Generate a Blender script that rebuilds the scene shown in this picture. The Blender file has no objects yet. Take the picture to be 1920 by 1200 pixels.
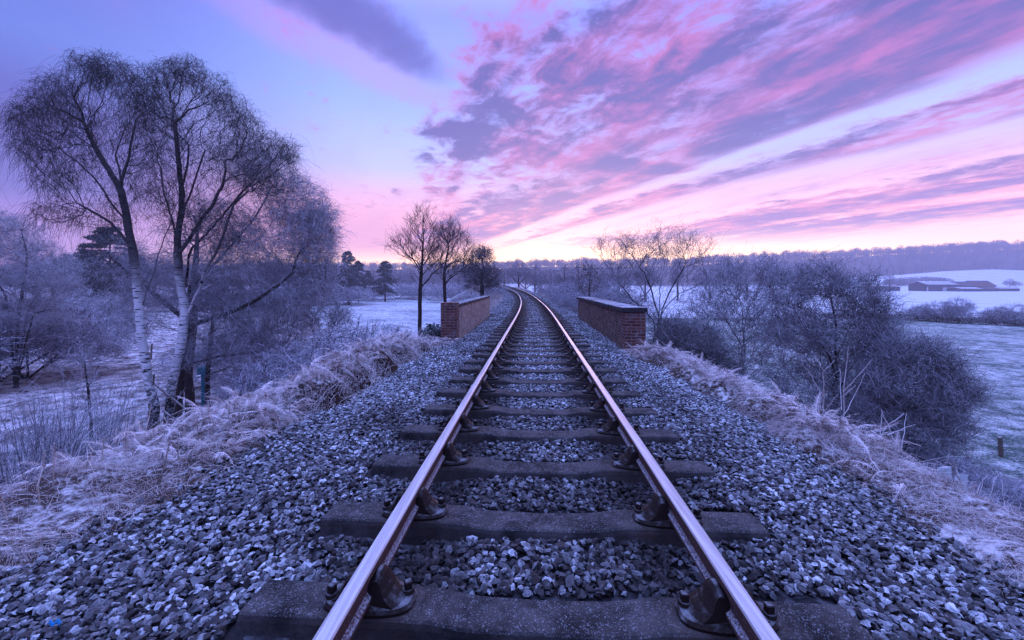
DENOISE = True
import bpy, bmesh, math, random
import numpy as np
from math import radians as R, sin, cos, pi
rng = np.random.default_rng(7)
random.seed(7)
scn = bpy.context.scene
col = scn.collection

# ------------------------------------------------------------------ camera
F = 760.0            # focal length in pixels of the 1920 px wide picture
CAMZ = 1.18          # the camera stands 1.18 m above the rail heads
HZ = 537.0           # horizon row
cd = bpy.data.cameras.new("camera")
cd.sensor_width = 36.0
cd.lens = 36.0 * F / 1920.0
cd.shift_y = -(600.0 - HZ) / 1920.0
cd.clip_start = 0.05
cd.clip_end = 6000
cam = bpy.data.objects.new("camera", cd)
cam.location = (0, 0, CAMZ)
cam.rotation_euler = (R(90), 0, 0)
col.objects.link(cam)
scn.camera = cam

def at(px, py, Y):
    """world point seen at picture position px,py at distance Y"""
    return np.array([(px - 960.0) / F * Y, Y, CAMZ - (py - HZ) / F * Y])

def lin(r, g, b):
    f = lambda c: (c / 255 / 12.92) if c / 255 <= 0.04045 else ((c / 255 + 0.055) / 1.055) ** 2.4
    return (f(r), f(g), f(b), 1.0)

# ------------------------------------------------------------------ scene graph helpers
def link(name, data, parent=None):
    o = bpy.data.objects.new(name, data)
    col.objects.link(o)
    if parent is not None:
        o.parent = parent
    return o

def tag(o, label=None, cat=None, group=None, kind=None):
    if label: o["label"] = label
    if cat: o["category"] = cat
    if group: o["group"] = group
    if kind: o["kind"] = kind
    return o

def thing(name, label, cat, loc=(0, 0, 0), rz=0.0, group=None):
    o = bpy.data.objects.new(name, None)
    o.empty_display_size = 0.2
    col.objects.link(o)
    o.location = loc
    o.rotation_euler = (0, 0, rz)
    return tag(o, label, cat, group)

def dup(root, loc, rz=0.0, sc=1.0, label=None, group=None):
    r = root.copy(); col.objects.link(r)
    r.location = loc; r.rotation_euler = (0, 0, rz)
    r.scale = (sc, sc, sc) if not isinstance(sc, tuple) else sc
    if label: r["label"] = label
    if group: r["group"] = group
    for ch in list(root.children):
        c = ch.copy(); col.objects.link(c); c.parent = r
        for g in list(ch.children):
            d = g.copy(); col.objects.link(d); d.parent = c
    return r

# ------------------------------------------------------------------ mesh accumulator
class Geo:
    def __init__(s):
        s.V = []; s.T = []; s.Q = []; s.fr = []; s.rn = []; s.mt = []; s.mq = []; s.n = 0
    def add(s, V, T=None, Q=None, frost=0.0, rnd=0.5, mat=0):
        V = np.asarray(V, float).reshape(-1, 3)
        k = len(V)
        s.V.append(V)
        s.fr.append(np.broadcast_to(np.asarray(frost, float), (k,)))
        s.rn.append(np.broadcast_to(np.asarray(rnd, float), (k,)))
        if T is not None and len(T):
            T = np.asarray(T).reshape(-1, 3); s.T.append(T + s.n); s.mt.append(np.full(len(T), mat))
        if Q is not None and len(Q):
            Q = np.asarray(Q).reshape(-1, 4); s.Q.append(Q + s.n); s.mq.append(np.full(len(Q), mat))
        s.n += k
    def bm(s, bm, frost=0.0, rnd=0.5, mat=0, M=None):
        bm.verts.ensure_lookup_table()
        V = np.array([v.co[:] for v in bm.verts])
        if M is not None:
            M = np.array(M); V = V @ M[:3, :3].T + M[:3, 3]
        bm.verts.index_update()
        T = []; Q = []
        bmesh.ops.triangulate(bm, faces=[f for f in bm.faces if len(f.verts) > 4])
        for f in bm.faces:
            ids = [v.index for v in f.verts]
            (T if len(ids) == 3 else Q).append(ids)
        s.add(V, T, Q, frost, rnd, mat)
        bm.free()
    def mesh(s, name, mats, smooth=False):
        V = np.concatenate(s.V) if s.V else np.zeros((0, 3))
        T = np.concatenate(s.T) if s.T else np.zeros((0, 3), int)
        Q = np.concatenate(s.Q) if s.Q else np.zeros((0, 4), int)
        me = bpy.data.meshes.new(name)
        me.vertices.add(len(V)); me.vertices.foreach_set("co", V.astype(np.float32).ravel())
        nl = len(T) * 3 + len(Q) * 4
        me.loops.add(nl)
        me.loops.foreach_set("vertex_index", np.concatenate([T.ravel(), Q.ravel()]).astype(np.int32))
        me.polygons.add(len(T) + len(Q))
        st = np.concatenate([np.arange(len(T)) * 3, len(T) * 3 + np.arange(len(Q)) * 4])
        me.polygons.foreach_set("loop_start", st.astype(np.int32))
        mi = np.concatenate(([np.concatenate(s.mt)] if s.mt else []) + ([np.concatenate(s.mq)] if s.mq else []))
        if len(mi): me.polygons.foreach_set("material_index", mi.astype(np.int32))
        me.polygons.foreach_set("use_smooth", np.full(len(T) + len(Q), smooth))
        a = me.attributes.new("frost", 'FLOAT', 'POINT'); a.data.foreach_set("value", np.concatenate(s.fr).astype(np.float32))
        a = me.attributes.new("rnd", 'FLOAT', 'POINT'); a.data.foreach_set("value", np.concatenate(s.rn).astype(np.float32))
        me.update(calc_edges=True)
        for m in (mats if isinstance(mats, (list, tuple)) else [mats]):
            me.materials.append(m)
        return me
    def build(s, name, mats, parent=None, smooth=False):
        return link(name, s.mesh(name, mats, smooth), parent)

def unit(v):
    v = np.asarray(v, float)
    return v / (np.linalg.norm(v, axis=-1, keepdims=True) + 1e-9)

def tubes(P, rad, sides=3):
    """P (N,m,3) polylines, rad (N,m) -> V, Q"""
    N, m, _ = P.shape
    t = unit(P[:, -1] - P[:, 0])
    ref = np.where(np.abs(t[:, 2:3]) < 0.8, np.array([[0, 0, 1.0]]), np.array([[1.0, 0, 0]]))
    u = unit(np.cross(t, ref)); w = np.cross(t, u)
    ang = np.arange(sides) * 2 * pi / sides
    ring = u[:, None, :] * np.cos(ang)[None, :, None] + w[:, None, :] * np.sin(ang)[None, :, None]
    V = P[:, :, None, :] + ring[:, None, :, :] * rad[:, :, None, None]
    base = (np.arange(N) * m * sides)[:, None, None] + (np.arange(m - 1) * sides)[None, :, None] + np.arange(sides)[None, None, :]
    nxt = (np.arange(N) * m * sides)[:, None, None] + (np.arange(m - 1) * sides)[None, :, None] + ((np.arange(sides) + 1) % sides)[None, None, :]
    Q = np.stack([base, nxt, nxt + sides, base + sides], -1).reshape(-1, 4)
    return V.reshape(-1, 3), Q

def tube1(P, rad, sides=6):
    """one polyline with local frames (bends cleanly) and a closed tip"""
    P = np.asarray(P, float); rad = np.broadcast_to(np.asarray(rad, float), (len(P),))
    t = unit(np.gradient(P, axis=0))
    ref = np.array([0.0, 1.0, 0.02]) if abs(t[:, 1]).mean() < 0.8 else np.array([0.02, 0, 1.0])
    u = unit(np.cross(t, ref)); w = np.cross(t, u)
    ang = np.arange(sides) * 2 * pi / sides
    V = P[:, None, :] + (u[:, None, :] * np.cos(ang)[None, :, None] + w[:, None, :] * np.sin(ang)[None, :, None]) * rad[:, None, None]
    m = len(P)
    b = np.arange(m - 1)[:, None] * sides + np.arange(sides)[None, :]
    n = np.arange(m - 1)[:, None] * sides + ((np.arange(sides) + 1) % sides)[None, :]
    Q = np.stack([b, n, n + sides, b + sides], -1).reshape(-1, 4)
    V = np.concatenate([V.reshape(-1, 3), P[-1:]])
    k = m * sides; l = (m - 1) * sides
    T = [[l + i, l + (i + 1) % sides, k] for i in range(sides)]
    return V, T, Q

def rotz(a):
    c, s = np.cos(a), np.sin(a); z = np.zeros_like(c); o = np.ones_like(c)
    return np.stack([np.stack([c, -s, z], -1), np.stack([s, c, z], -1), np.stack([z, z, o], -1)], -2)

def randrot(n):
    q = unit(rng.normal(size=(n, 4))); w, x, y, z = q.T
    return np.stack([np.stack([1 - 2 * (y * y + z * z), 2 * (x * y - z * w), 2 * (x * z + y * w)], -1),
                     np.stack([2 * (x * y + z * w), 1 - 2 * (x * x + z * z), 2 * (y * z - x * w)], -1),
                     np.stack([2 * (x * z - y * w), 2 * (y * z + x * w), 1 - 2 * (x * x + y * y)], -1)], -2)

def bake(geo, V, F_, M, pos, frost=0.0, rnd=0.5, pf=None, mat=0):
    """copies of a small prototype (V, tris F_) merged into geo; pf = per-vertex frost factor of the prototype"""
    N = len(pos); k = len(V)
    W = np.einsum('nij,kj->nki', M, V) + pos[:, None, :]
    T = (np.arange(N) * k)[:, None, None] + np.asarray(F_)[None]
    fr = np.broadcast_to(np.asarray(frost, float).reshape(-1, 1), (N, 1)) * (np.ones((1, k)) if pf is None else pf[None, :])
    rn = np.broadcast_to(np.asarray(rnd, float).reshape(-1, 1), (N, k))
    geo.add(W.reshape(-1, 3), T=T.reshape(-1, 3), frost=np.broadcast_to(fr, (N, k)).ravel(), rnd=rn.ravel(), mat=mat)

# ------------------------------------------------------------------ value noise
def _h(i, j, s):
    i = i.astype(np.int64); j = j.astype(np.int64)
    n = (i * 374761393 + j * 668265263 + s * 982451653) & 0x7fffffff
    n = ((n ^ (n >> 13)) * 1274126177) & 0x7fffffff
    return ((n ^ (n >> 16)) & 0xffff) / 65535.0
def vn(x, y, s=0):
    x = np.asarray(x, float); y = np.asarray(y, float)
    i = np.floor(x); j = np.floor(y); fx = x - i; fy = y - j
    fx = fx * fx * (3 - 2 * fx); fy = fy * fy * (3 - 2 * fy)
    return (_h(i, j, s) * (1 - fx) + _h(i + 1, j, s) * fx) * (1 - fy) + (_h(i, j + 1, s) * (1 - fx) + _h(i + 1, j + 1, s) * fx) * fy
def fbm(x, y, s=0, o=4):
    a = 0.5; r = 0; f = 1.0
    for k in range(o):
        r = r + a * (vn(np.asarray(x) * f + 17 * k, np.asarray(y) * f - 31 * k, s + k) - 0.5) * 2; a *= 0.5; f *= 2.03
    return r
def ss(a, b, x):
    t = np.clip((np.asarray(x, float) - a) / (b - a), 0, 1); return t * t * (3 - 2 * t)

# ------------------------------------------------------------------ the line of the track and the lie of the land
def xt(Y):
    Y = np.asarray(Y, float); Yc = np.clip(Y, -50, 110)
    return 0.04 + 0.055 * Yc - 0.001 * np.clip(Yc - 14, 0, None) ** 2 - 0.0012 * np.clip(Yc - 45, 0, None) ** 2
def zr(Y):
    Y = np.asarray(Y, float)
    t = np.clip(Y - 25, 0, 58)
    return 0.00042 * t * t + 0.03 * np.clip(Y - 83, 0, 15)
def track_dir(Y):
    d = (xt(Y + 0.05) - xt(Y - 0.05)) / 0.1
    return math.atan(float(d))
RIDGE_X = [-2500, -900, -300, 0, 313, 500, 680, 884, 1300, 3000]
RIDGE_Z = [20, 26, 30, 32, 40, 49, 59, 68, 78, 80]
def base_z(X, Y):
    d = X - xt(np.clip(Y, -50, 110))
    left = -3.8 + 0.22 * fbm(X * .12, Y * .12, 3) + 0.5 * ss(40, 75, Y) * ss(-8, -40, X)
    right = -3.6 + 0.15 * fbm(X * .15, Y * .15, 5) + 0.0106 * np.clip(Y - 62, 0, 260)
    z = np.where(d < 0, left, right) 
    z = z + 19.0 * np.exp(-(((X - 490) / 120) ** 2 + ((Y - 415) / 70) ** 2)) + 7.5 * np.exp(-(((X - 330) / 90) ** 2 + ((Y - 385) / 60) ** 2))
    z = z + np.interp(X, RIDGE_X, RIDGE_Z) * ss(430, 730, Y) + 6 * ss(700, 2400, Y)
    z = z + 4.0 * ss(120, 300, Y) * ss(200, 30, X)
    return z
MOUNDS = [(-2.55, 5.3, .36, .42), (-2.62, 6.2, .42, .48), (-2.6, 7.2, .46, .5), (-2.45, 8.4, .38, .5), (-2.35, 9.6, .28, .5), (-2.95, 4.5, .15, .35), (-3.4, 2.9, .16, .4), (-3.1, 2.2, .12, .3),
          (2.95, 8.4, .24, .45), (3.05, 7.2, .24, .42), (3.1, 6.2, .24, .42), (3.2, 5.2, .22, .40), (3.1, 4.3, .15, .4), (3.05, 2.3, .10, .28), (2.98, 9.0, .26, .36), (-1.75, 10.7, .16, .35)]
def ground(X, Y, detail=True):
    X = np.asarray(X, float); Y = np.asarray(Y, float)
    d = X - xt(Y); a = np.abs(d)
    zb = base_z(X, Y)
    s = np.where(d < 0, 0.0, 0.0)
    shoulder = np.where(d < 0, 2.75, 2.7)
    top = zr(Y) - 0.255 - np.where(d < 0, .11, .22) * ss(1.5, 2.8, a) - np.where(d < 0, .03, .10) * ss(2.8, 3.4, a) - 0.16 * ss(2.75, 2.3, a)
    # rank grass lifts the verge
    lump = np.clip(fbm(X * 1.1, Y * 1.1, 11, 3) + .25, -0.2, 1) * ss(2.65, 3.1, a) * ss(11.0, 9.5, np.where(d > -9, Y, Y))
    crest = np.where(d < 0, 3.75, 3.4) + 0.25 * fbm(X * 0 + 5, Y * .5, 21)
    slope = 0.58
    cut = ss(11.3, 12.0, Y) * ss(22.5, 20.5, Y)            # the bridge: the land drops away outside the parapets
    slope = slope + cut * 2.5
    crest = np.where(cut > 0.01, np.minimum(crest, 2.75 + (crest - 2.75) * (1 - cut)), crest)
    emb = top - np.clip(a - crest, 0, None) * slope
    fade = ss(98, 135, Y)
    emb = emb * (1 - fade) + (zb - 1) * fade
    k = 0.35
    z = np.maximum(emb, zb)
    dd = np.abs(emb - zb)
    z = z + np.where(dd < 1.2, (1.2 - dd) ** 2 * 0.10, 0)
    if detail:
        for mx_, my_, mh_, mr_ in MOUNDS:
            z = z + mh_ * np.exp(-(((X - mx_) / mr_) ** 2 + ((Y - my_) / mr_) ** 2) ** 1.5)
        z = z + 0.13 * lump * ss(7.5, 5.5, a) + 0.06 * fbm(X * 1.7, Y * 1.7, 8, 2) * ss(3.2, 5, a) * ss(80, 30, Y)
    return z
# ------------------------------------------------------------------ node helpers
class NT:
    def __init__(s, tree):
        s.t = tree; s.n = tree.nodes; s.l = tree.links
    def new(s, typ, ins=None, **kw):
        nd = s.n.new(typ)
        for k, v in kw.items(): setattr(nd, k, v)
        for k, v in (ins or {}).items(): s.set(nd.inputs[k], v)
        return nd
    def set(s, sock, v):
        if isinstance(v, bpy.types.NodeSocket): s.l.new(v, sock)
        elif isinstance(v, bpy.types.Node): s.l.new(v.outputs[0], sock)
        else: sock.default_value = v
    def m(s, op, a, b=0.0, c=0.0, clamp=False):
        nd = s.new('ShaderNodeMath', {0: a, 1: b, 2: c}, operation=op, use_clamp=clamp); return nd.outputs[0]
    def noise(s, vec, scale, detail=4, rough=0.55, dist=0.0, out='Fac'):
        nd = s.new('ShaderNodeTexNoise', {'Vector': vec, 'Scale': scale, 'Detail': detail, 'Roughness': rough, 'Distortion': dist}); return nd.outputs[out]
    def ramp(s, fac, stops, interp='LINEAR'):
        nd = s.new('ShaderNodeValToRGB', {'Fac': fac}); cr = nd.color_ramp; cr.interpolation = interp
        while len(cr.elements) > 1: cr.elements.remove(cr.elements[-1])
        for i, (p, c) in enumerate(stops):
            e = cr.elements[0] if i == 0 else cr.elements.new(p)
            e.position = p; e.color = c if len(c) == 4 else (*c, 1)
        return nd.outputs['Color']
    def mix(s, fac, a, b, blend='MIX'):
        nd = s.new('ShaderNodeMix', data_type='RGBA', blend_type=blend)
        s.set(nd.inputs[0], fac); s.set(nd.inputs[6], a); s.set(nd.inputs[7], b); return nd.outputs[2]
    def mr(s, v, a, b, c=0.0, d=1.0, smooth=True):
        nd = s.new('ShaderNodeMapRange', {0: v, 1: a, 2: b, 3: c, 4: d}); nd.clamp = True
        if smooth: nd.interpolation_type = 'SMOOTHSTEP'
        return nd.outputs[0]
    def comb(s, x, y, z=0.0):
        return s.new('ShaderNodeCombineXYZ', {0: x, 1: y, 2: z}).outputs[0]
    def attr(s, name):
        return s.new('ShaderNodeAttribute', attribute_name=name).outputs['Fac']

def grey(v): return (v, v, v, 1)

def mat(name):
    m = bpy.data.materials.new(name); m.use_nodes = True
    nt = NT(m.node_tree); b = m.node_tree.nodes["Principled BSDF"]
    b.inputs["Specular IOR Level"].default_value = 0.12
    return m, nt, b

FROST = (0.76, 0.79, 0.90, 1)

def frosted(name, c0, c1, scale=8.0, lo=-0.1, hi=0.75, amount=1.0, rough=0.75, use_attr=True, noise_amp=0.5, frost=FROST, bump=0.0, up=True, coord='Object'):
    """natural surface whose upward faces carry hoar frost; frost and rnd are mesh attributes"""
    m, nt, b = mat(name)
    co = nt.new('ShaderNodeTexCoord').outputs[coord]
    rnd = nt.attr('rnd')
    n1 = nt.noise(co, scale, 5, 0.6)
    base = nt.mix(nt.m('ADD', nt.m('MULTIPLY', rnd, 0.7), nt.m('MULTIPLY', n1, 0.4), clamp=True), c0, c1)
    if up:
        nz = nt.new('ShaderNodeSeparateXYZ', {0: nt.new('ShaderNodeNewGeometry').outputs['Normal']}).outputs[2]
        nz = nt.m('ADD', nz, nt.m('MULTIPLY', nt.m('SUBTRACT', n1, 0.5), noise_amp * 2))
        f = nt.mr(nz, lo, hi)
    else:
        f = nt.mr(n1, 0.22, 0.5)
    if use_attr:
        f = nt.m('MULTIPLY', f, nt.m('MULTIPLY', nt.attr('frost'), amount), clamp=True)
    else:
        f = nt.m('MULTIPLY', f, amount, clamp=True)
    nt.set(b.inputs['Base Color'], nt.mix(f, base, frost))
    nt.set(b.inputs['Roughness'], rough)
    b.inputs['Specular IOR Level'].default_value = 0.10
    if bump:
        nt.set(b.inputs['Normal'], nt.new('ShaderNodeBump', {'Height': nt.noise(co, scale * 3, 4, 0.65), 'Strength': bump, 'Distance': 0.02}).outputs[0])
    return m

# ------------------------------------------------------------------ sky
SUN_AZ = R(9.0)          # the sun is about to rise a little right of straight ahead
SUN_EL = R(3.5)
w = bpy.data.worlds.new("World"); scn.world = w; w.use_nodes = True
nt = NT(w.node_tree); bg = w.node_tree.nodes['Background']
D = nt.new('ShaderNodeTexCoord').outputs['Generated']
sx = nt.new('ShaderNodeSeparateXYZ', {0: D}); dx, dy, dz = sx.outputs
hl = nt.m('SQRT', nt.m('ADD', nt.m('MULTIPLY', dx, dx), nt.m('MULTIPLY', dy, dy)))
hl = nt.m('MAXIMUM', hl, 0.001)
ax = nt.m('DIVIDE', dx, hl); ay = nt.m('DIVIDE', dy, hl)
e = nt.m('MAXIMUM', dz, 0.0)
lum = nt.mr(e, .55, 1.0, 1.0, .8)
warm = nt.ramp(e, [(0.0, (3.3, 2.0, .60, 1)), (0.065, (2.3, 1.40, .66, 1)), (0.10, (1.75, .98, .60, 1)), (0.155, (1.20, .66, .60, 1)), (0.21, lin(228, 186, 220)), (0.27, lin(178, 184, 246)),
                   (0.40, lin(138, 166, 250)), (0.55, lin(122, 142, 240)), (0.64, (0.40, 0.44, 1.0, 1)), (0.82, (0.66, 0.90, 2.2, 1)), (1.0, (0.76, 1.08, 2.6, 1))])
cool = nt.ramp(e, [(0.0, lin(226, 158, 200)), (0.07, lin(190, 132, 192)), (0.14, lin(128, 100, 178)), (0.22, lin(78, 78, 160)), (0.30, lin(68, 78, 164)), (0.38, lin(80, 106, 190)), (0.5, lin(84, 90, 178)), (0.64, (0.30, 0.34, 0.86, 1)), (0.82, (0.62, 0.88, 2.2, 1)), (1.0, (0.76, 1.08, 2.6, 1))])
rear = nt.ramp(e, [(0.0, (0.035, 0.03, 0.11, 1)), (0.12, (0.04, 0.035, 0.13, 1)), (0.35, (0.05, 0.055, 0.22, 1)), (0.6, (0.18, 0.20, 0.66, 1)), (0.82, (0.60, 0.88, 2.2, 1)), (1.0, (0.76, 1.08, 2.6, 1))])
sky = nt.mix(nt.mr(ax, -0.80, -0.30), cool, warm)
sky = nt.mix(nt.mr(ay, 0.35, -0.15), sky, rear)
# rose glow low over the left half of the horizon
gl = nt.m('MULTIPLY', nt.mr(e, 0.02, 0.10), nt.mr(e, 0.26, 0.12))
gl = nt.m('MULTIPLY', gl, nt.m('MULTIPLY', nt.mr(ax, 0.02, -0.2), nt.mr(ax, -0.85, -0.45)))
sky = nt.mix(nt.m('MULTIPLY', gl, 0.75), sky, lin(222, 138, 184))
# cloud sheet, seen in perspective
zc = nt.m('ADD', e, 0.035)
px_ = nt.m('DIVIDE', dx, zc); py_ = nt.m('DIVIDE', dy, zc)
v = nt.m('ADD', nt.m('MULTIPLY', px_, 0.905), nt.m('MULTIPLY', py_, 0.42))
u = nt.m('ADD', nt.m('MULTIPLY', px_, -0.42), nt.m('MULTIPLY', py_, 0.905))
big = nt.noise(nt.comb(nt.m('MULTIPLY', u, 0.33), nt.m('MULTIPLY', v, 0.8), 3.1), 1.0, 3, 0.5)
n1 = nt.noise(nt.comb(nt.m('MULTIPLY', u, 0.42), nt.m('MULTIPLY', v, 1.5), 1.3), 1.0, 8, 0.58, 0.25)
n2 = nt.noise(nt.comb(nt.m('MULTIPLY', u, 4.2), nt.m('MULTIPLY', v, 5.4), 7.7), 1.0, 8, 0.66, 0.35)
n3 = nt.noise(nt.comb(nt.m('MULTIPLY', u, 0.9), nt.m('MULTIPLY', v, 2.2), 15.2), 1.0, 5, 0.6, 0.3)
edgew = nt.mr(v, 2.0, 1.0)
vw = nt.m('ADD', nt.m('ADD', v, nt.m('ADD', nt.m('MULTIPLY', nt.m('SUBTRACT', n1, 0.5), 0.95), nt.m('MULTIPLY', nt.m('SUBTRACT', n2, 0.5), 0.40))), nt.m('MULTIPLY', nt.m('SUBTRACT', big, 0.5), nt.m('ADD', 0.55, nt.m('MULTIPLY', edgew, 1.7))))
def bands(*ks): return [((5 + p) / 17, grey(g_)) for p, g_ in ks]
band = nt.ramp(nt.m('DIVIDE', nt.m('ADD', vw, 5.0), 17.0),
               [(0.0, grey(.16))] + bands((-1.0, .14), (.1, .26), (.5, .36), (.95, .64), (1.5, .80), (2.2, .86), (2.40, .78), (2.56, .30), (2.68, .22), (2.82, .60), (3.0, .78), (3.12, .66), (3.26, .26), (3.5, .24), (3.75, .52), (3.95, .38), (4.25, .74), (4.8, .86), (5.3, .60), (6.2, .80), (7.4, .30), (8.5, .55)) + [(1.0, grey(.3))])
dens = nt.m('ADD', nt.m('MULTIPLY', band, 0.92), nt.m('ADD', nt.m('MULTIPLY', nt.m('SUBTRACT', n1, 0.5), 1.0), nt.m('MULTIPLY', nt.m('SUBTRACT', n2, 0.5), nt.m('ADD', 0.95, nt.m('MULTIPLY', edgew, 0.75)))))
# lone patches left of the main sheet
def lens(v0, u0, dv_, du_, hl_, hw_, soft=.6):
    L_ = math.hypot(dv_, du_); a_, b_ = dv_ / L_, du_ / L_
    vv = nt.m('SUBTRACT', v, v0); uu = nt.m('SUBTRACT', u, u0)
    s_ = nt.m('ADD', nt.m('MULTIPLY', vv, a_), nt.m('MULTIPLY', uu, b_)); t_ = nt.m('ADD', nt.m('MULTIPLY', vv, -b_), nt.m('MULTIPLY', uu, a_))
    t_ = nt.m('ADD', t_, nt.m('MULTIPLY', nt.m('SUBTRACT', n3, 0.5), hw_ * 2.2))
    s_ = nt.m('ADD', s_, nt.m('MULTIPLY', nt.m('SUBTRACT', n1, 0.5), hl_ * .9))
    r_ = nt.m('ADD', nt.m('POWER', nt.m('ABSOLUTE', nt.m('DIVIDE', s_, hl_)), 2.0), nt.m('POWER', nt.m('ABSOLUTE', nt.m('DIVIDE', t_, hw_)), 2.0))
    return nt.mr(nt.m('ADD', r_, nt.m('MULTIPLY', nt.m('SUBTRACT', n2, .5), 1.6)), 1.9, 0.0)
patch = nt.m('MAXIMUM', nt.m('MULTIPLY', lens(1.05, 2.42, 1.0, .12, .75, .20), .75), nt.m('MULTIPLY', lens(2.0, 2.36, 1.0, -.25, .55, .14), .9))
dens = nt.m('ADD', dens, nt.m('MULTIPLY', patch, 0.30))
cover = nt.mr(dens, 0.30, 0.80)
cover = nt.m('MULTIPLY', cover, nt.m('MULTIPLY', nt.mr(e, 0.075, 0.13), nt.mr(ay, -.2, .3)))
thick = nt.mr(nt.m('ADD', dens, nt.m('MULTIPLY', nt.m('SUBTRACT', n3, 0.5), 1.9)), 0.40, 0.98)
lowc = nt.mr(e, 0.34, 0.10)
pink = nt.mix(lowc, (0.42, 0.10, 0.31, 1), (0.80, 0.24, 0.36, 1))
purp = nt.mix(lowc, (0.066, 0.048, 0.23, 1), (0.21, 0.10, 0.32, 1))
cc = nt.mix(thick, pink, purp)
sky = nt.mix(nt.m('MULTIPLY', cover, 0.92), sky, cc)
# thin lavender veil over the whole sky
v1 = nt.noise(nt.comb(nt.m('MULTIPLY', u, 0.9), nt.m('MULTIPLY', v, 2.6), 31.0), 1.0, 7, 0.62, 0.5)
veil = nt.m('MULTIPLY', nt.m('MULTIPLY', nt.mr(v1, 0.44, 0.72), nt.mr(e, 0.07, 0.16)), nt.m('MULTIPLY', nt.mr(ay, -.2, .3), nt.m('MULTIPLY', nt.m('SUBTRACT', 1.0, cover), nt.mr(ax, -0.45, 0.05, 0.14, 0.5))))
sky = nt.mix(veil, sky, nt.mix(lowc, (0.28, 0.21, 0.56, 1), (0.54, 0.28, 0.48, 1)))
# dusky streak high on the left with a rosy lower edge
rose = nt.m('MULTIPLY', lens(.12, 1.76, .42, .21, .62, .14), .38)
sky = nt.mix(rose, sky, lin(176, 130, 206))
dusk = nt.m('MULTIPLY', lens(.14, 1.55, .42, .21, .36, .13), .85)
sky = nt.mix(dusk, sky, lin(74, 70, 148))
# dusky bank low on the left
bank = nt.m('MULTIPLY', nt.mr(ax, -0.48, -0.76), nt.m('MULTIPLY', nt.mr(e, 0.10, 0.17), nt.mr(e, 0.34, 0.24)))
sky = nt.mix(nt.m('MULTIPLY', bank, 0.85), sky, lin(68, 66, 146))
# below the horizon the world is dim
sky = nt.mix(nt.mr(dz, -0.02, -0.15), sky, (0.10, 0.09, 0.18, 1))
ni = nt.new('ShaderNodeTexSky', sky_type='NISHITA', sun_disc=False, sun_elevation=SUN_EL, sun_rotation=SUN_AZ)
sky = nt.mix(0.012, sky, ni.outputs[0], 'ADD')
nt.set(bg.inputs['Color'], sky)
bg.inputs['Strength'].default_value = 1.25

sl = bpy.data.lights.new("sun", 'SUN'); sl.energy = 0.6; sl.angle = R(18); sl.color = (1.0, 0.62, 0.66)
so = link("sun", sl)
so.rotation_euler = (R(90) - R(9), 0, -SUN_AZ + pi)   # low, ahead, slightly right

scn.view_settings.view_transform = 'Standard'
scn.view_settings.look = 'None'
scn.view_settings.exposure = 0.30
scn.view_settings.gamma = 1.0
cy = scn.cycles
cy.max_bounces = 6; cy.diffuse_bounces = 2; cy.glossy_bounces = 2; cy.transparent_max_bounces = 4; cy.volume_bounces = 1
cy.use_denoising = DENOISE; cy.denoising_input_passes = 'RGB_ALBEDO_NORMAL'; cy.denoising_prefilter = 'NONE'
cy.use_adaptive_sampling = True; cy.adaptive_threshold = 0.005
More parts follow.
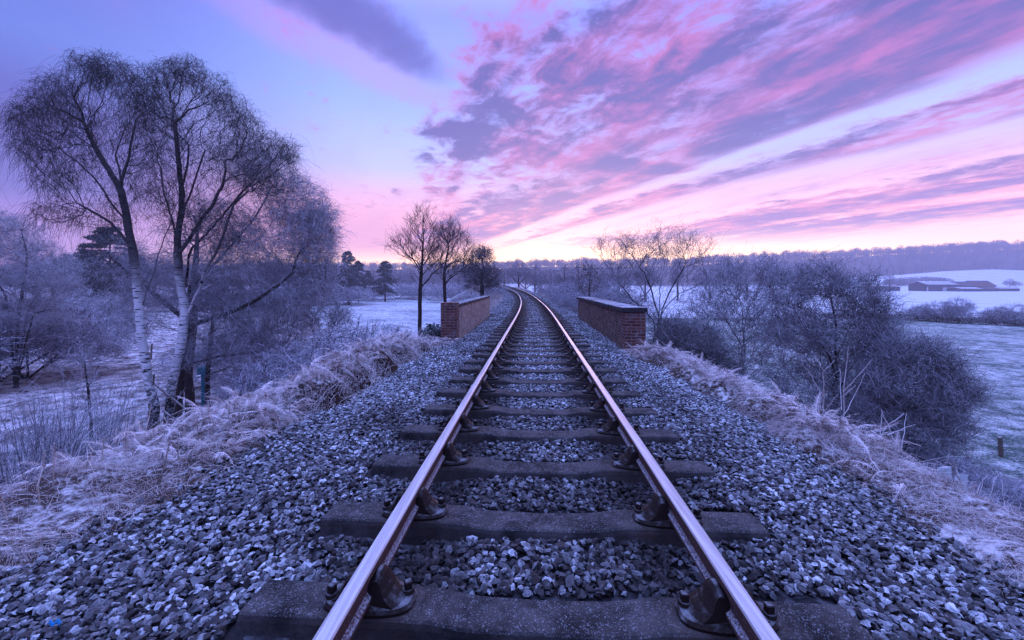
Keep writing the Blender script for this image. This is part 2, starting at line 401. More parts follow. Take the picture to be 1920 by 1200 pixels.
# ------------------------------------------------------------------ terrain
def terrain_mat():
    m, nt, b = mat("frosted_land")
    co = nt.new('ShaderNodeTexCoord').outputs['Object']
    s = nt.new('ShaderNodeSeparateXYZ', {0: co}); X, Y, Z = s.outputs
    big = nt.noise(co, 0.16, 5, 0.6); mid = nt.noise(co, 1.4, 6, 0.65, 0.3)
    fine = nt.noise(co, 16.0, 4, 0.65); vf = nt.noise(co, 0.02, 3, 0.5)
    ridged = nt.noise(nt.comb(nt.m('MULTIPLY', X, 0.7), nt.m('MULTIPLY', Y, 0.9), 2.0), 1.0, 8, 0.72, 0.2)
    # left: rough pasture, brown bracken litter under frost
    lf = nt.mr(nt.m('ADD', nt.m('MULTIPLY', mid, .5), nt.m('ADD', nt.m('MULTIPLY', ridged, .4), nt.m('MULTIPLY', fine, .3))), 0.51, 0.68)
    left = nt.mix(lf, (0.065, 0.040, 0.038, 1), (0.78, 0.72, 0.78, 1))
    # right: grazed grass, green showing through frost
    rfm = nt.m('ADD', nt.m('MULTIPLY', mid, .45), nt.m('ADD', nt.m('MULTIPLY', fine, .45), nt.m('MULTIPLY', big, .35)))
    right = nt.mix(nt.mr(rfm, 0.55, 0.76), (0.06, 0.10, 0.09, 1), (0.66, 0.68, 0.72, 1))
    # distant winter crop: thin drilled lines
    wv = nt.new('ShaderNodeTexWave', {'Vector': nt.comb(nt.m('ADD', X, nt.m('MULTIPLY', Y, 0.55)), 0, 0), 'Scale': 0.35, 'Distortion': 0.6, 'Detail': 1.0}, wave_type='BANDS', bands_direction='X').outputs['Fac']
    tram = nt.m('GREATER_THAN', nt.m('SINE', nt.m('MULTIPLY', nt.m('ADD', X, nt.m('MULTIPLY', Y, 0.55)), 0.26)), 0.985)
    crop = nt.mix(nt.m('MULTIPLY', wv, 0.35), (0.78, 0.80, 0.88, 1), (0.50, 0.54, 0.62, 1))
    crop = nt.mix(nt.m('MULTIPLY', tram, 0.6), crop, (0.22, 0.23, 0.28, 1))
    ditch = nt.mix(nt.mr(nt.m('ADD', nt.m('MULTIPLY', mid, .5), nt.m('MULTIPLY', fine, .5)), 0.50, 0.72), (0.035, 0.024, 0.022, 1), (0.34, 0.30, 0.34, 1))
    right = nt.mix(nt.m('MULTIPLY', nt.mr(nt.m('ADD', nt.m('SUBTRACT', X, nt.m('MULTIPLY', Y, 0.055)), nt.m('MULTIPLY', mid, 3.0)), 12.5, 10.0), 1.0), right, ditch)
    far = nt.mr(Y, 60, 63)
    right = nt.mix(far, right, crop)
    wood = nt.mix(mid, (0.05, 0.04, 0.045, 1), (0.12, 0.10, 0.11, 1))
    side = nt.mr(nt.m('SUBTRACT', X, nt.m('MULTIPLY', Y, 0.04)), -1.0, 1.0)
    c = nt.mix(side, left, right)
    meadow = nt.mix(nt.mr(nt.m('ADD', nt.m('MULTIPLY', big, .4), nt.m('MULTIPLY', mid, .6)), 0.38, 0.62), (0.26, 0.29, 0.34, 1), (0.72, 0.74, 0.82, 1))
    mm = nt.m('MULTIPLY', nt.mr(Y, 30, 42), nt.m('MULTIPLY', nt.mr(nt.m('ADD', X, nt.m('MULTIPLY', Y, 0.62)), 0, 8), nt.mr(X, 6, 0)))
    c = nt.mix(mm, c, meadow)
    # embankment top and flanks: litter
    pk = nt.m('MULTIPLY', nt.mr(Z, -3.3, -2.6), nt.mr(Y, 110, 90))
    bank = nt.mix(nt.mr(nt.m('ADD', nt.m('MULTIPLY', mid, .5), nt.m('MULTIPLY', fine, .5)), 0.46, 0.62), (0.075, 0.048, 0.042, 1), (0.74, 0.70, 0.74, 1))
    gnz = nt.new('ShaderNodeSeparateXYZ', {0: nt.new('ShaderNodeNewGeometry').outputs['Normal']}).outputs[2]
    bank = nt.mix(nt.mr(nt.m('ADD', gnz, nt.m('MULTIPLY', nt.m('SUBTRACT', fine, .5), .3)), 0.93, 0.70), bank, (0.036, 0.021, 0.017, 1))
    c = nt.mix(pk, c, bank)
    c = nt.mix(nt.m('MULTIPLY', nt.mr(Y, 455, 490), 1.0), c, wood)
    nt.set(b.inputs['Base Color'], c); b.inputs['Roughness'].default_value = 0.9; b.inputs['Specular IOR Level'].default_value = 0.1
    bh = nt.m('ADD', nt.m('MULTIPLY', mid, 0.6), nt.m('MULTIPLY', fine, 0.25))
    nt.set(b.inputs['Normal'], nt.new('ShaderNodeBump', {'Height': bh, 'Strength': 0.9, 'Distance': 0.25}).outputs[0])
    return m

def axis(parts):
    out = [parts[0][0]]
    for a, b_, st in parts:
        n = max(1, int(round((b_ - a) / st)))
        out += list(a + (b_ - a) * (np.arange(n) + 1) / n)
    return np.array(out)
def growax(a, b_, n):
    return a * (b_ / a) ** ((np.arange(n) + 1) / n)
dpos = np.concatenate([axis([(0, 2.4, .15), (2.4, 6.5, .08), (6.5, 16, .28)]), growax(16, 1150, 60)])
dax = np.concatenate([-dpos[:0:-1], dpos])
yax = np.concatenate([axis([(-8, 0.6, .5), (0.6, 13, .09), (13, 30, .25), (30, 70, .8)]), growax(70, 830, 62)])
DD, YY = np.meshgrid(dax, yax)
XX = DD + xt(YY)
ZZ = ground(XX, YY)
ny, nx = XX.shape
idx = np.arange(nx * ny).reshape(ny, nx)
g = Geo()
g.add(np.stack([XX, YY, ZZ], -1).reshape(-1, 3), Q=np.stack([idx[:-1, :-1], idx[:-1, 1:], idx[1:, 1:], idx[1:, :-1]], -1).reshape(-1, 4))
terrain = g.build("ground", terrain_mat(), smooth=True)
tag(terrain, "frosted ground: railway embankment, rough pasture, fields and wooded hillside", "ground", kind="structure")

# lane that dives under the bridge
lane_pts = np.array([(-2.4, 16.2), (-6, 17), (-10, 19), (-14, 22.5), (-17.5, 28), (-20, 36), (-24, 48), (-31, 62)])
tt = np.linspace(0, len(lane_pts) - 1, 60)
lx = np.interp(tt, range(len(lane_pts)), lane_pts[:, 0]); ly = np.interp(tt, range(len(lane_pts)), lane_pts[:, 1])
tn = unit(np.stack([np.gradient(lx), np.gradient(ly)], -1)); nn = np.stack([-tn[:, 1], tn[:, 0]], -1)
g = Geo(); rows = []
for o_ in np.linspace(-1.1, 1.1, 6):
    x_ = lx + nn[:, 0] * o_; y_ = ly + nn[:, 1] * o_
    rows.append(np.stack([x_, y_, ground(x_, y_) + 0.05], -1))
Vl = np.stack(rows, 1); idl = np.arange(60 * 6).reshape(60, 6)
g.add(Vl.reshape(-1, 3), Q=np.stack([idl[:-1, :-1], idl[1:, :-1], idl[1:, 1:], idl[:-1, 1:]], -1).reshape(-1, 4))
m_lane, n_, b_ = mat("lane_dirt")
co = n_.new('ShaderNodeTexCoord').outputs['Object']
n_.set(b_.inputs['Base Color'], n_.mix(n_.noise(co, 3, 5), (0.30, 0.22, 0.22, 1), (0.60, 0.52, 0.56, 1))); b_.inputs['Roughness'].default_value = 0.9
lane = g.build("path", m_lane, smooth=True); tag(lane, "pale frosty dirt lane curving down towards the bridge", "path", kind="structure")

# ------------------------------------------------------------------ ballast
NS = 104; S0 = 1.728; SP = 0.713
sl_y = S0 + SP * np.arange(NS)
def bed_z(X, Y):
    """surface of the stones"""
    d = X - xt(Y); a = np.abs(d)
    z = zr(Y) - 0.235 - 0.012 * ss(0.7, 0.3, a) - 0.045 * np.exp(-((a - 0.75) / 0.22) ** 2)
    z = z - 0.045 * ss(1.25, 1.5, a) - np.where(d < 0, .06, .17) * ss(1.5, 2.8, a) - np.where(d < 0, .08, .14) * ss(2.8, 3.4, a)
    return z + 0.02 * fbm(X * 1.7, Y * 1.7, 41, 3)
def rock_proto(seed, n=11, poke=False):
    r = np.random.default_rng(seed)
    p = unit(r.normal(size=(n, 3))) * r.uniform(.84, 1.06, (n, 1)) * np.array([1.0, r.uniform(.62, .9), r.uniform(.45, .75)])
    bm = bmesh.new()
    for q in p: bm.verts.new(q)
    ret = bmesh.ops.convex_hull(bm, input=bm.verts)
    bmesh.ops.delete(bm, geom=[v for v in bm.verts if not v.link_faces], context='VERTS')
    bmesh.ops.dissolve_limit(bm, angle_limit=R(14), verts=bm.verts, edges=bm.edges)
    edge = [1.0] * len(bm.verts)
    if poke:
        bm.verts.index_update()
        pk = bmesh.ops.poke(bm, faces=bm.faces[:])
        edge += [0.0] * len(pk['verts'])
    bmesh.ops.triangulate(bm, faces=[f for f in bm.faces if len(f.verts) > 3])
    bm.verts.ensure_lookup_table(); bm.verts.index_update()
    V = np.array([v.co[:] for v in bm.verts]); T = np.array([[v.index for v in f.verts] for f in bm.faces])
    bm.free()
    return V, T, np.array(edge)
PRN = [rock_proto(100 + i, 17, True) for i in range(14)]
PRF = [rock_proto(300 + i, 10, False) for i in range(10)]
def on_sleeper(X, Y):
    d = X - xt(Y)
    k = np.round((Y - S0) / SP)
    return (np.abs(Y - (S0 + k * SP)) < 0.155) & (np.abs(d) < 1.33) & (k >= -1) & (k < NS)
def scatter_stones(geo, protos, y0, y1, per_m2, smin, smax, dl, dr, lift):
    n = int(per_m2 * (y1 - y0) * (dl + dr))
    Y = rng.uniform(y0, y1, n); d = rng.uniform(-dl, dr, n)
    X = d + xt(Y)
    edge = np.where(d < 0, 2.60 + 0.35 * fbm(Y * .9, Y * 0, 51), 2.62 + 0.35 * fbm(Y * .9, Y * 0, 57))
    keep = ~on_sleeper(X, Y) & (np.abs(d) < edge + rng.normal(0, .16, n))
    keep &= ~((Y > 11.2) & (Y < 21.4) & (np.abs(d) > 2.12))
    X, Y, d = X[keep], Y[keep], d[keep]; n = len(X)
    s = smin + (smax - smin) * rng.beta(1.6, 3.2, n)
    big = rng.random(n) < 0.05; s[big] *= 1.45
    a = np.abs(d)
    z = bed_z(X, Y) + rng.uniform(-0.012, lift, n) - s * 0.25
    # stones by the rails are oily, with rail shade painted in as less frost, elsewhere frost lies on most of them
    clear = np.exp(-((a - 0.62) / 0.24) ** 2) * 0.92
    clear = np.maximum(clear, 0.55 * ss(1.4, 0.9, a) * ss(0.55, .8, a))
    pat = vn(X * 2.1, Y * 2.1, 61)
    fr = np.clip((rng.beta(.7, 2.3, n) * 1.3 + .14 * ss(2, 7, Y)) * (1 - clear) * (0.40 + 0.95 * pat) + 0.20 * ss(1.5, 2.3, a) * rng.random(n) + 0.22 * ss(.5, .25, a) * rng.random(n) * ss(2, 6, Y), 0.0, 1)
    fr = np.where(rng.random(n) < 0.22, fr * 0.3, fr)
    pr = rng.integers(0, len(protos), n); rn = rng.random(n)
    Rm = randrot(n) * s[:, None, None]
    Rm[:, 2, :] *= 0.8
    pos = np.stack([X, Y, z], -1)
    for k, (V, T, ed) in enumerate(protos):
        q = pr == k
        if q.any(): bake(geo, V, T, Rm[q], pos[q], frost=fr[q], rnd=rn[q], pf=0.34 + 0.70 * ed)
m_stone = frosted("ballast_stone", (0.012, 0.010, 0.011, 1), (0.062, 0.050, 0.052, 1), scale=30, lo=-0.15, hi=0.60, amount=1.0, rough=0.7, noise_amp=0.6)
g = Geo()
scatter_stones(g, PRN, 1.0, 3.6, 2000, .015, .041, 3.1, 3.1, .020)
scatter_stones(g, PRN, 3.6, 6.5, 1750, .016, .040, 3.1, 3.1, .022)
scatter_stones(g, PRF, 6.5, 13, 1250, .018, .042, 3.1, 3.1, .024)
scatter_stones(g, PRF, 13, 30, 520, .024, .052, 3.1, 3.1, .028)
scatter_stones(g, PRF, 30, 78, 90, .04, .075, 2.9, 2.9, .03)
ballast = g.build("gravel", m_stone)
tag(ballast, "frost-rimmed grey ballast stones packed around the sleepers", "ballast", kind="stuff")
# bed beneath the stones
g = Geo()
db = np.linspace(-3.0, 3.0, 61); yb = np.concatenate([np.arange(-4, 0.8, .4), np.arange(.8, 30, .1), np.arange(30, 100, .5)])
DB, YB = np.meshgrid(db, yb); XB = DB + xt(YB)
edge_drop = 0.20 * ss(2.35, 2.85, np.abs(DB))
ZB = bed_z(XB, YB) - 0.030 - edge_drop
ib = np.arange(DB.size).reshape(DB.shape)
g.add(np.stack([XB, YB, ZB], -1).reshape(-1, 3), Q=np.stack([ib[:-1, :-1], ib[:-1, 1:], ib[1:, 1:], ib[1:, :-1]], -1).reshape(-1, 4))
m_bed, n_, b_ = mat("ballast_bed")
co = n_.new('ShaderNodeTexCoord').outputs['Object']
vo = n_.new('ShaderNodeTexVoronoi', {'Vector': co, 'Scale': 22.0})
yy = n_.new('ShaderNodeSeparateXYZ', {0: co}).outputs[1]
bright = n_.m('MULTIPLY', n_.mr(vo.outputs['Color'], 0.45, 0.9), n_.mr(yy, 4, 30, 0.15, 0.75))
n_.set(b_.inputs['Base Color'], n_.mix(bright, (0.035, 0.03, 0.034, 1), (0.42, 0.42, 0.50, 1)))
n_.set(b_.inputs['Normal'], n_.new('ShaderNodeBump', {'Height': vo.outputs['Distance'], 'Strength': 1.0, 'Distance': 0.03}, invert=True).outputs[0])
b_.inputs['Roughness'].default_value = 0.9
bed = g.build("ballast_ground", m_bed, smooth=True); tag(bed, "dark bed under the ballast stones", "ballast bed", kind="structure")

# ------------------------------------------------------------------ rails
m_steel, n_, b_ = mat("worn_rail_head"); b_.inputs["Specular IOR Level"].default_value = 0.5
co = n_.new('ShaderNodeTexCoord').outputs['Object']
st_ = n_.noise(n_.new('ShaderNodeMapping', {0: co, 3: (40, 1.2, 40)}).outputs[0], 1.0, 5, 0.6)
sp = n_.noise(co, 90, 3, 0.6)
c = n_.mix(n_.mr(st_, 0.35, 0.68), (0.46, 0.43, 0.45, 1), (0.68, 0.65, 0.70, 1))
c = n_.mix(n_.m('MULTIPLY', n_.mr(sp, 0.60, 0.72), 0.55), c, (0.76, 0.76, 0.84, 1))
n_.set(b_.inputs['Base Color'], c)
n_.set(b_.inputs['Metallic'], n_.mr(sp, 0.66, 0.56, 0.15, 0.45))
n_.set(b_.inputs['Roughness'], n_.mr(st_, 0.3, 0.75, 0.34, 0.56))
m_rust, n_, b_ = mat("rusty_rail_side")
co = n_.new('ShaderNodeTexCoord').outputs['Object']
a1 = n_.noise(co, 14, 5, 0.65); a2 = n_.noise(co, 120, 3, 0.7)
c = n_.mix(a1, (0.055, 0.026, 0.020, 1), (0.15, 0.085, 0.075, 1))
nz = n_.new('ShaderNodeSeparateXYZ', {0: n_.new('ShaderNodeNewGeometry').outputs['Normal']}).outputs[2]
fr = n_.m('MULTIPLY', n_.mr(n_.m('ADD', n_.m('MULTIPLY', nz, 0.25), a2), 0.56, 0.84), 0.5)
n_.set(b_.inputs['Base Color'], n_.mix(fr, c, FROST)); b_.inputs['Roughness'].default_value = 0.75
prof = [(-.0345, -.010), (-.030, -.003), (-.018, 0), (.018, 0), (.030, -.003), (.0345, -.010), (.0345, -.036), (.026, -.047), (.0095, -.056), (.0095, -.108), (.020, -.118), (.030, -.124), (.030, -.140), (.024, -.145),
        (-.024, -.145), (-.030, -.140), (-.030, -.124), (-.020, -.118), (-.0095, -.108), (-.0095, -.056), (-.026, -.047), (-.0345, -.036)]
ry = np.concatenate([np.arange(0.3, 20, .25), np.arange(20, 118, .5)])
def rail(off, label):
    g = Geo(); P = np.array(prof); k = len(P)
    tdir = np.stack([(xt(ry + .05) - xt(ry - .05)) / .1, np.ones_like(ry)], -1); tdir = unit(tdir)
    nrm = np.stack([tdir[:, 1], -tdir[:, 0]], -1)
    cx = xt(ry) + nrm[:, 0] * off; cyy = ry + nrm[:, 1] * off
    V = np.zeros((len(ry), k, 3))
    V[:, :, 0] = cx[:, None] + nrm[:, 0:1] * P[None, :, 0]; V[:, :, 1] = cyy[:, None] + nrm[:, 1:2] * P[None, :, 0]
    V[:, :, 2] = zr(ry)[:, None] + P[None, :, 1]
    i = np.arange(len(ry) - 1)[:, None] * k; j = np.arange(k); jn = (j + 1) % k
    Q = np.stack([i + j, i + k + j, i + k + jn, i + jn], -1)
    for faces, mt in (([0, 1, 2, 3, 4], 0), ([5, 21] + list(range(6, 21)), 1)):
        g.add(V.reshape(-1, 3), Q=Q[:, faces].reshape(-1, 4), mat=mt)
    g.add(V[0], T=[[0, a, a + 1] for a in range(1, k - 1)][::-1], mat=1)
    o = g.build("rail", [m_steel, m_rust]); tag(o, label, "rail", "pair of running rails"); return o
rail(-0.7525, "worn steel rail with rusty frosted web, left of the pair, nearer the row of birches")
rail(0.7525, "worn steel rail with rusty frosted web, right of the pair, nearer the dark thorn bushes")

# ------------------------------------------------------------------ sleepers with chairs
m_conc, n_, b_ = mat("old_concrete")
co = n_.new('ShaderNodeTexCoord').outputs['Object']
oi = n_.new('ShaderNodeObjectInfo').outputs['Random']
co2 = n_.new('ShaderNodeVectorMath', {0: co, 1: n_.comb(n_.m('MULTIPLY', oi, 37.0), n_.m('MULTIPLY', oi, 11.0), 0)}, operation='ADD').outputs[0]
a1 = n_.noise(co2, 5, 6, 0.65); a2 = n_.noise(co2, 75, 3, 0.7); a3 = n_.noise(co2, 160, 2, 0.6); a4 = n_.noise(co2, 28, 4, 0.65)
c = n_.mix(n_.mr(a1, 0.3, 0.7), (0.017, 0.015, 0.016, 1), (0.085, 0.075, 0.078, 1))
xx = n_.m('ABSOLUTE', n_.new('ShaderNodeSeparateXYZ', {0: co}).outputs[0])
stain = n_.m('MULTIPLY', n_.mr(n_.m('ABSOLUTE', n_.m('SUBTRACT', xx, 0.74)), 0.34, 0.10), n_.mr(a4, 0.3, 0.65))
c = n_.mix(n_.m('MULTIPLY', stain, 0.8), c, (0.060, 0.040, 0.036, 1))
c = n_.mix(n_.m('MULTIPLY', n_.mr(a2, 0.5, 0.8), 0.45), c, (0.035, 0.033, 0.036, 1))
nz = n_.new('ShaderNodeSeparateXYZ', {0: n_.new('ShaderNodeNewGeometry').outputs['Normal']}).outputs[2]
fmask = n_.m('MULTIPLY', n_.mr(n_.m('ADD', n_.m('MULTIPLY', a3, .75), n_.m('MULTIPLY', a4, .32)), 0.56, 0.72), n_.mr(nz, 0.4, 0.9))
fmask = n_.m('MULTIPLY', fmask, n_.mr(n_.m('ABSOLUTE', n_.m('SUBTRACT', xx, 0.74)), 0.06, 0.32, 0.03, 0.28))
c = n_.mix(fmask, c, FROST)
n_.set(b_.inputs['Base Color'], c); b_.inputs['Roughness'].default_value = 0.85
n_.set(b_.inputs['Normal'], n_.new('ShaderNodeBump', {'Height': n_.m('ADD', a2, n_.m('MULTIPLY', a4, .6)), 'Strength': 0.5, 'Distance': 0.008}).outputs[0])
m_iron = frosted("cast_iron", (0.010, 0.0075, 0.0075, 1), (0.038, 0.023, 0.020, 1), scale=18, lo=0.6, hi=1.5, amount=0.35, rough=0.6, use_attr=False, noise_amp=0.9, bump=0.35)
m_key = frosted("key_steel", (0.03, 0.02, 0.02, 1), (0.10, 0.065, 0.055, 1), scale=20, lo=0.4, hi=1.2, amount=0.4, rough=0.7, use_attr=False)

def sleeper_mesh():
    g = Geo()
    xs = np.array([-1.29, -1.275, -1.0, -.60, -.47, -.36, -.27, 0, .27, .36, .47, .60, 1.0, 1.275, 1.29])
    tp = np.array([-.200, -.190, -.190, -.190, -.193, -.212, -.221, -.223, -.221, -.212, -.193, -.190, -.190, -.190, -.200])
    rows = []
    for i, (x, t) in enumerate(zip(xs, tp)):
        wd = 0.104 if abs(x) > .4 else 0.104 - 0.008 * (1 - abs(x) / .4)
        e_ = 0.0 if 0 < i < len(xs) - 1 else 0.012
        rows.append([(x, -wd - .032, -.36), (x, -wd - .006 + e_, t - .028), (x, -wd + .002 + e_, t - .008), (x, -wd + .012 + e_, t), (x, wd - .012 - e_, t), (x, wd - .002 - e_, t - .008), (x, wd + .006 - e_, t - .028), (x, wd + .032, -.36)])
    V = np.array(rows); n, k, _ = V.shape
    i = np.arange(n - 1)[:, None] * k; j = np.arange(k - 1)
    g.add(V.reshape(-1, 3), Q=np.stack([i + j, i + k + j, i + k + j + 1, i + j + 1], -1).reshape(-1, 4))
    g.add(V[0], T=[[0, a, a + 1] for a in range(1, k - 1)]); g.add(V[-1], T=[[0, a + 1, a] for a in range(1, k - 1)])
    return g.mesh("sleeper", m_conc)
def chair_mesh(s):
    """cast iron rail chair; local x across the track, s = +1 when the inner side is +x"""
    g = Geo()
    # oval base plate
    n = 28; ang = np.arange(n) * 2 * pi / n
    def oval(a, b_): return np.stack([np.sign(np.cos(ang)) * np.abs(np.cos(ang)) ** .8 * a, np.sign(np.sin(ang)) * np.abs(np.sin(ang)) ** .62 * b_], -1)
    rings = [(oval(.195, .098), -.192), (oval(.197, .100), -.178), (oval(.185, .090), -.166), (oval(.10, .080), -.155), (oval(.05, .07), -.148)]
    V = np.array([[(p[0], p[1], z) for p in o] for o, z in rings]); m_ = len(rings)
    i = np.arange(m_ - 1)[:, None] * n; j = np.arange(n); jn = (j + 1) % n
    g.add(V.reshape(-1, 3), Q=np.stack([i + j, i + jn, i + n + jn, i + n + j], -1).reshape(-1, 4))
    g.add(V[-1], T=[[0, a, a + 1] for a in range(1, n - 1)])
    def jaw(prof_, hw, taper):
        P = np.array(prof_); k = len(P); ys = np.array([-1, -.72, -.35, 0, .35, .72, 1.0])
        V = []
        for y in ys:
            sag = 1 - 0.22 * y * y
            V.append([(x * s if abs(x) < .05 else (0.045 + (x - .045) * (1 - .35 * y * y)) * s if x > 0 else x * s, y * hw * (1 - taper * max(0, (z + .15) / .12)), -.16 + (z + .16) * sag) for x, z in P])
        V = np.array(V); i = np.arange(len(ys) - 1)[:, None] * k; j = np.arange(k); jn = (j + 1) % k
        g.add(V.reshape(-1, 3), Q=np.stack([i + j, i + jn, i + k + jn, i + k + j], -1).reshape(-1, 4))
        g.add(V[0], T=[[0, a + 1, a] for a in range(1, k - 1)]); g.add(V[-1], T=[[0, a, a + 1] for a in range(1, k - 1)])
    jaw([(.012, -.16), (.012, -.072), (.024, -.054), (.036, -.044), (.052, -.046), (.068, -.064), (.084, -.092), (.104, -.122), (.134, -.146), (.160, -.162), (.160, -.176), (.012, -.176)], .078, .34)
    P2 = [(-x, z) for x, z in [(.066, -.16), (.064, -.062), (.078, -.054), (.094, -.066), (.108, -.105), (.128, -.145), (.155, -.164), (.155, -.176), (.066, -.176)]][::-1]
    P = np.array(P2); k = len(P); V = []
    for y in (-1, -.6, 0, .6, 1.0):
        V.append([(x * s, y * .055 * (1 - .25 * max(0, (z + .15) / .1)), -.165 + (z + .165) * (1 - .18 * y * y)) for x, z in P])
    V = np.array(V); i = np.arange(4)[:, None] * k; j = np.arange(k); jn = (j + 1) % k
    g.add(V.reshape(-1, 3), Q=np.stack([i + j, i + jn, i + k + jn, i + k + j], -1).reshape(-1, 4))
    g.add(V[0], T=[[0, a + 1, a] for a in range(1, k - 1)]); g.add(V[-1], T=[[0, a, a + 1] for a in range(1, k - 1)])
    return g.mesh("chair", m_iron, smooth=False)
def bolt_mesh():
    bm = bmesh.new()
    r = bmesh.ops.create_cone(bm, cap_ends=True, segments=16, radius1=.028, radius2=.024, depth=.014); bmesh.ops.translate(bm, verts=r['verts'], vec=(0, 0, -.158))
    r = bmesh.ops.create_cube(bm, size=1.0)
    bmesh.ops.scale(bm, vec=(.032, .032, .034), verts=r['verts']); bmesh.ops.rotate(bm, cent=(0, 0, 0), matrix=__import__('mathutils').Matrix.Rotation(.4, 3, 'Z'), verts=r['verts'])
    bmesh.ops.translate(bm, verts=r['verts'], vec=(0, 0, -.135))
    bmesh.ops.bevel(bm, geom=[e for e in bm.edges if e.calc_length() > .025], offset=.004, segments=1, affect='EDGES')
    g = Geo(); g.bm(bm); return g.mesh("bolt", m_iron)
def key_mesh(s):
    bm = bmesh.new(); r = bmesh.ops.create_cube(bm, size=1.0)
    bmesh.ops.scale(bm, vec=(.040, .17, .062), verts=r['verts'])
    for v in bm.verts:
        if v.co.y > 0: v.co.x *= .8; v.co.z *= .85
    bmesh.ops.translate(bm, verts=r['verts'], vec=(-.041 * s, .01, -.092))
    bmesh.ops.bevel(bm, geom=bm.edges[:], offset=.007, segments=1, affect='EDGES')
    g = Geo(); g.bm(bm); return g.mesh("key", m_key)
SLM = sleeper_mesh(); CHM = {1: chair_mesh(1), -1: chair_mesh(-1)}; BM_ = bolt_mesh(); KM = {1: key_mesh(1), -1: key_mesh(-1)}
ORD = "first second third fourth fifth sixth seventh eighth ninth tenth eleventh twelfth thirteenth fourteenth fifteenth".split()
for k in range(NS):
    y = sl_y[k]
    if k < 15: lab = f"{ORD[k]} concrete sleeper along the track, counted from the near end of the rails"
    elif y < 22: lab = "concrete sleeper on the stretch of track between the two brick parapets"
    elif y < 46: lab = "concrete sleeper on the straight track just past the brick parapets"
    else: lab = "distant concrete sleeper where the track bends away"
    t = link("sleeper", SLM)
    tag(t, lab, "sleeper", "sleepers under the rails")
    jit = 0.0 if k == 0 else float(rng.normal(0, .012))
    t.location = (float(xt(y)) + float(rng.normal(0, .012)), y + jit, float(zr(y)) + float(rng.normal(0, .003)))
    t.rotation_euler = (0, 0, -track_dir(y) + float(rng.normal(0, .006)))
    if y > 60: continue
    for sgn in (1, -1):
        c_ = link("chair", CHM[sgn], t); c_.location = (-0.7525 * sgn, 0, 0)
        if y > 26: continue
        for bx in (.158, -.165):
            o = link("bolt", BM_, c_); o.location = (bx * sgn, 0.022 if bx > 0 else -.02, 0.004); o.rotation_euler = (0, 0, float(rng.uniform(0, 1.5)))
        link("key", KM[sgn], c_)
# ------------------------------------------------------------------ bare trees
m_bark = frosted("dark_bark", (0.020, 0.014, 0.014, 1), (0.055, 0.040, 0.038, 1), scale=14, lo=0.35, hi=1.15, amount=0.7, noise_amp=0.7, bump=0.5)
m_twig = frosted("frosted_twigs", (0.022, 0.015, 0.018, 1), (0.060, 0.042, 0.045, 1), scale=3, lo=-0.9, hi=0.35, amount=1.0, noise_amp=0.4, frost=(0.66, 0.66, 0.76, 1))
# birch: white bark with black lenticels, dark cracked foot
m_birch, n_, b_ = mat("birch_bark")
co = n_.new('ShaderNodeTexCoord').outputs['Object']
z_ = n_.new('ShaderNodeSeparateXYZ', {0: co}).outputs[2]
l1 = n_.noise(n_.new('ShaderNodeMapping', {0: co, 3: (3.0, 3.0, 26)}).outputs[0], 1.0, 3, 0.6)
l2 = n_.noise(n_.new('ShaderNodeMapping', {0: co, 3: (7, 7, 12)}).outputs[0], 1.0, 5, 0.65)
l3 = n_.noise(co, 2.2, 3, 0.6)
marks = n_.m('MAXIMUM', n_.mr(l1, 0.56, 0.60), n_.m('MULTIPLY', n_.mr(l2, 0.47, 0.53), n_.mr(z_, 3.3, 1.4)))
foot = n_.mr(n_.m('ADD', z_, n_.m('MULTIPLY', n_.m('SUBTRACT', l2, .5), 2.4)), 1.9, 0.8)
upper = n_.mr(n_.m('ADD', z_, n_.m('MULTIPLY', l3, 2.0)), 5.2, 7.2)
c = n_.mix(n_.noise(co, 9, 4), (0.66, 0.65, 0.68, 1), (0.90, 0.89, 0.92, 1))
c = n_.mix(marks, c, (0.022, 0.018, 0.018, 1))
c = n_.mix(n_.m('MULTIPLY', foot, 0.93), c, (0.020, 0.019, 0.018, 1))
c = n_.mix(n_.m('MULTIPLY', upper, 0.93), c, (0.035, 0.026, 0.028, 1))
n_.set(b_.inputs['Base Color'], c); b_.inputs['Roughness'].default_value = 0.8

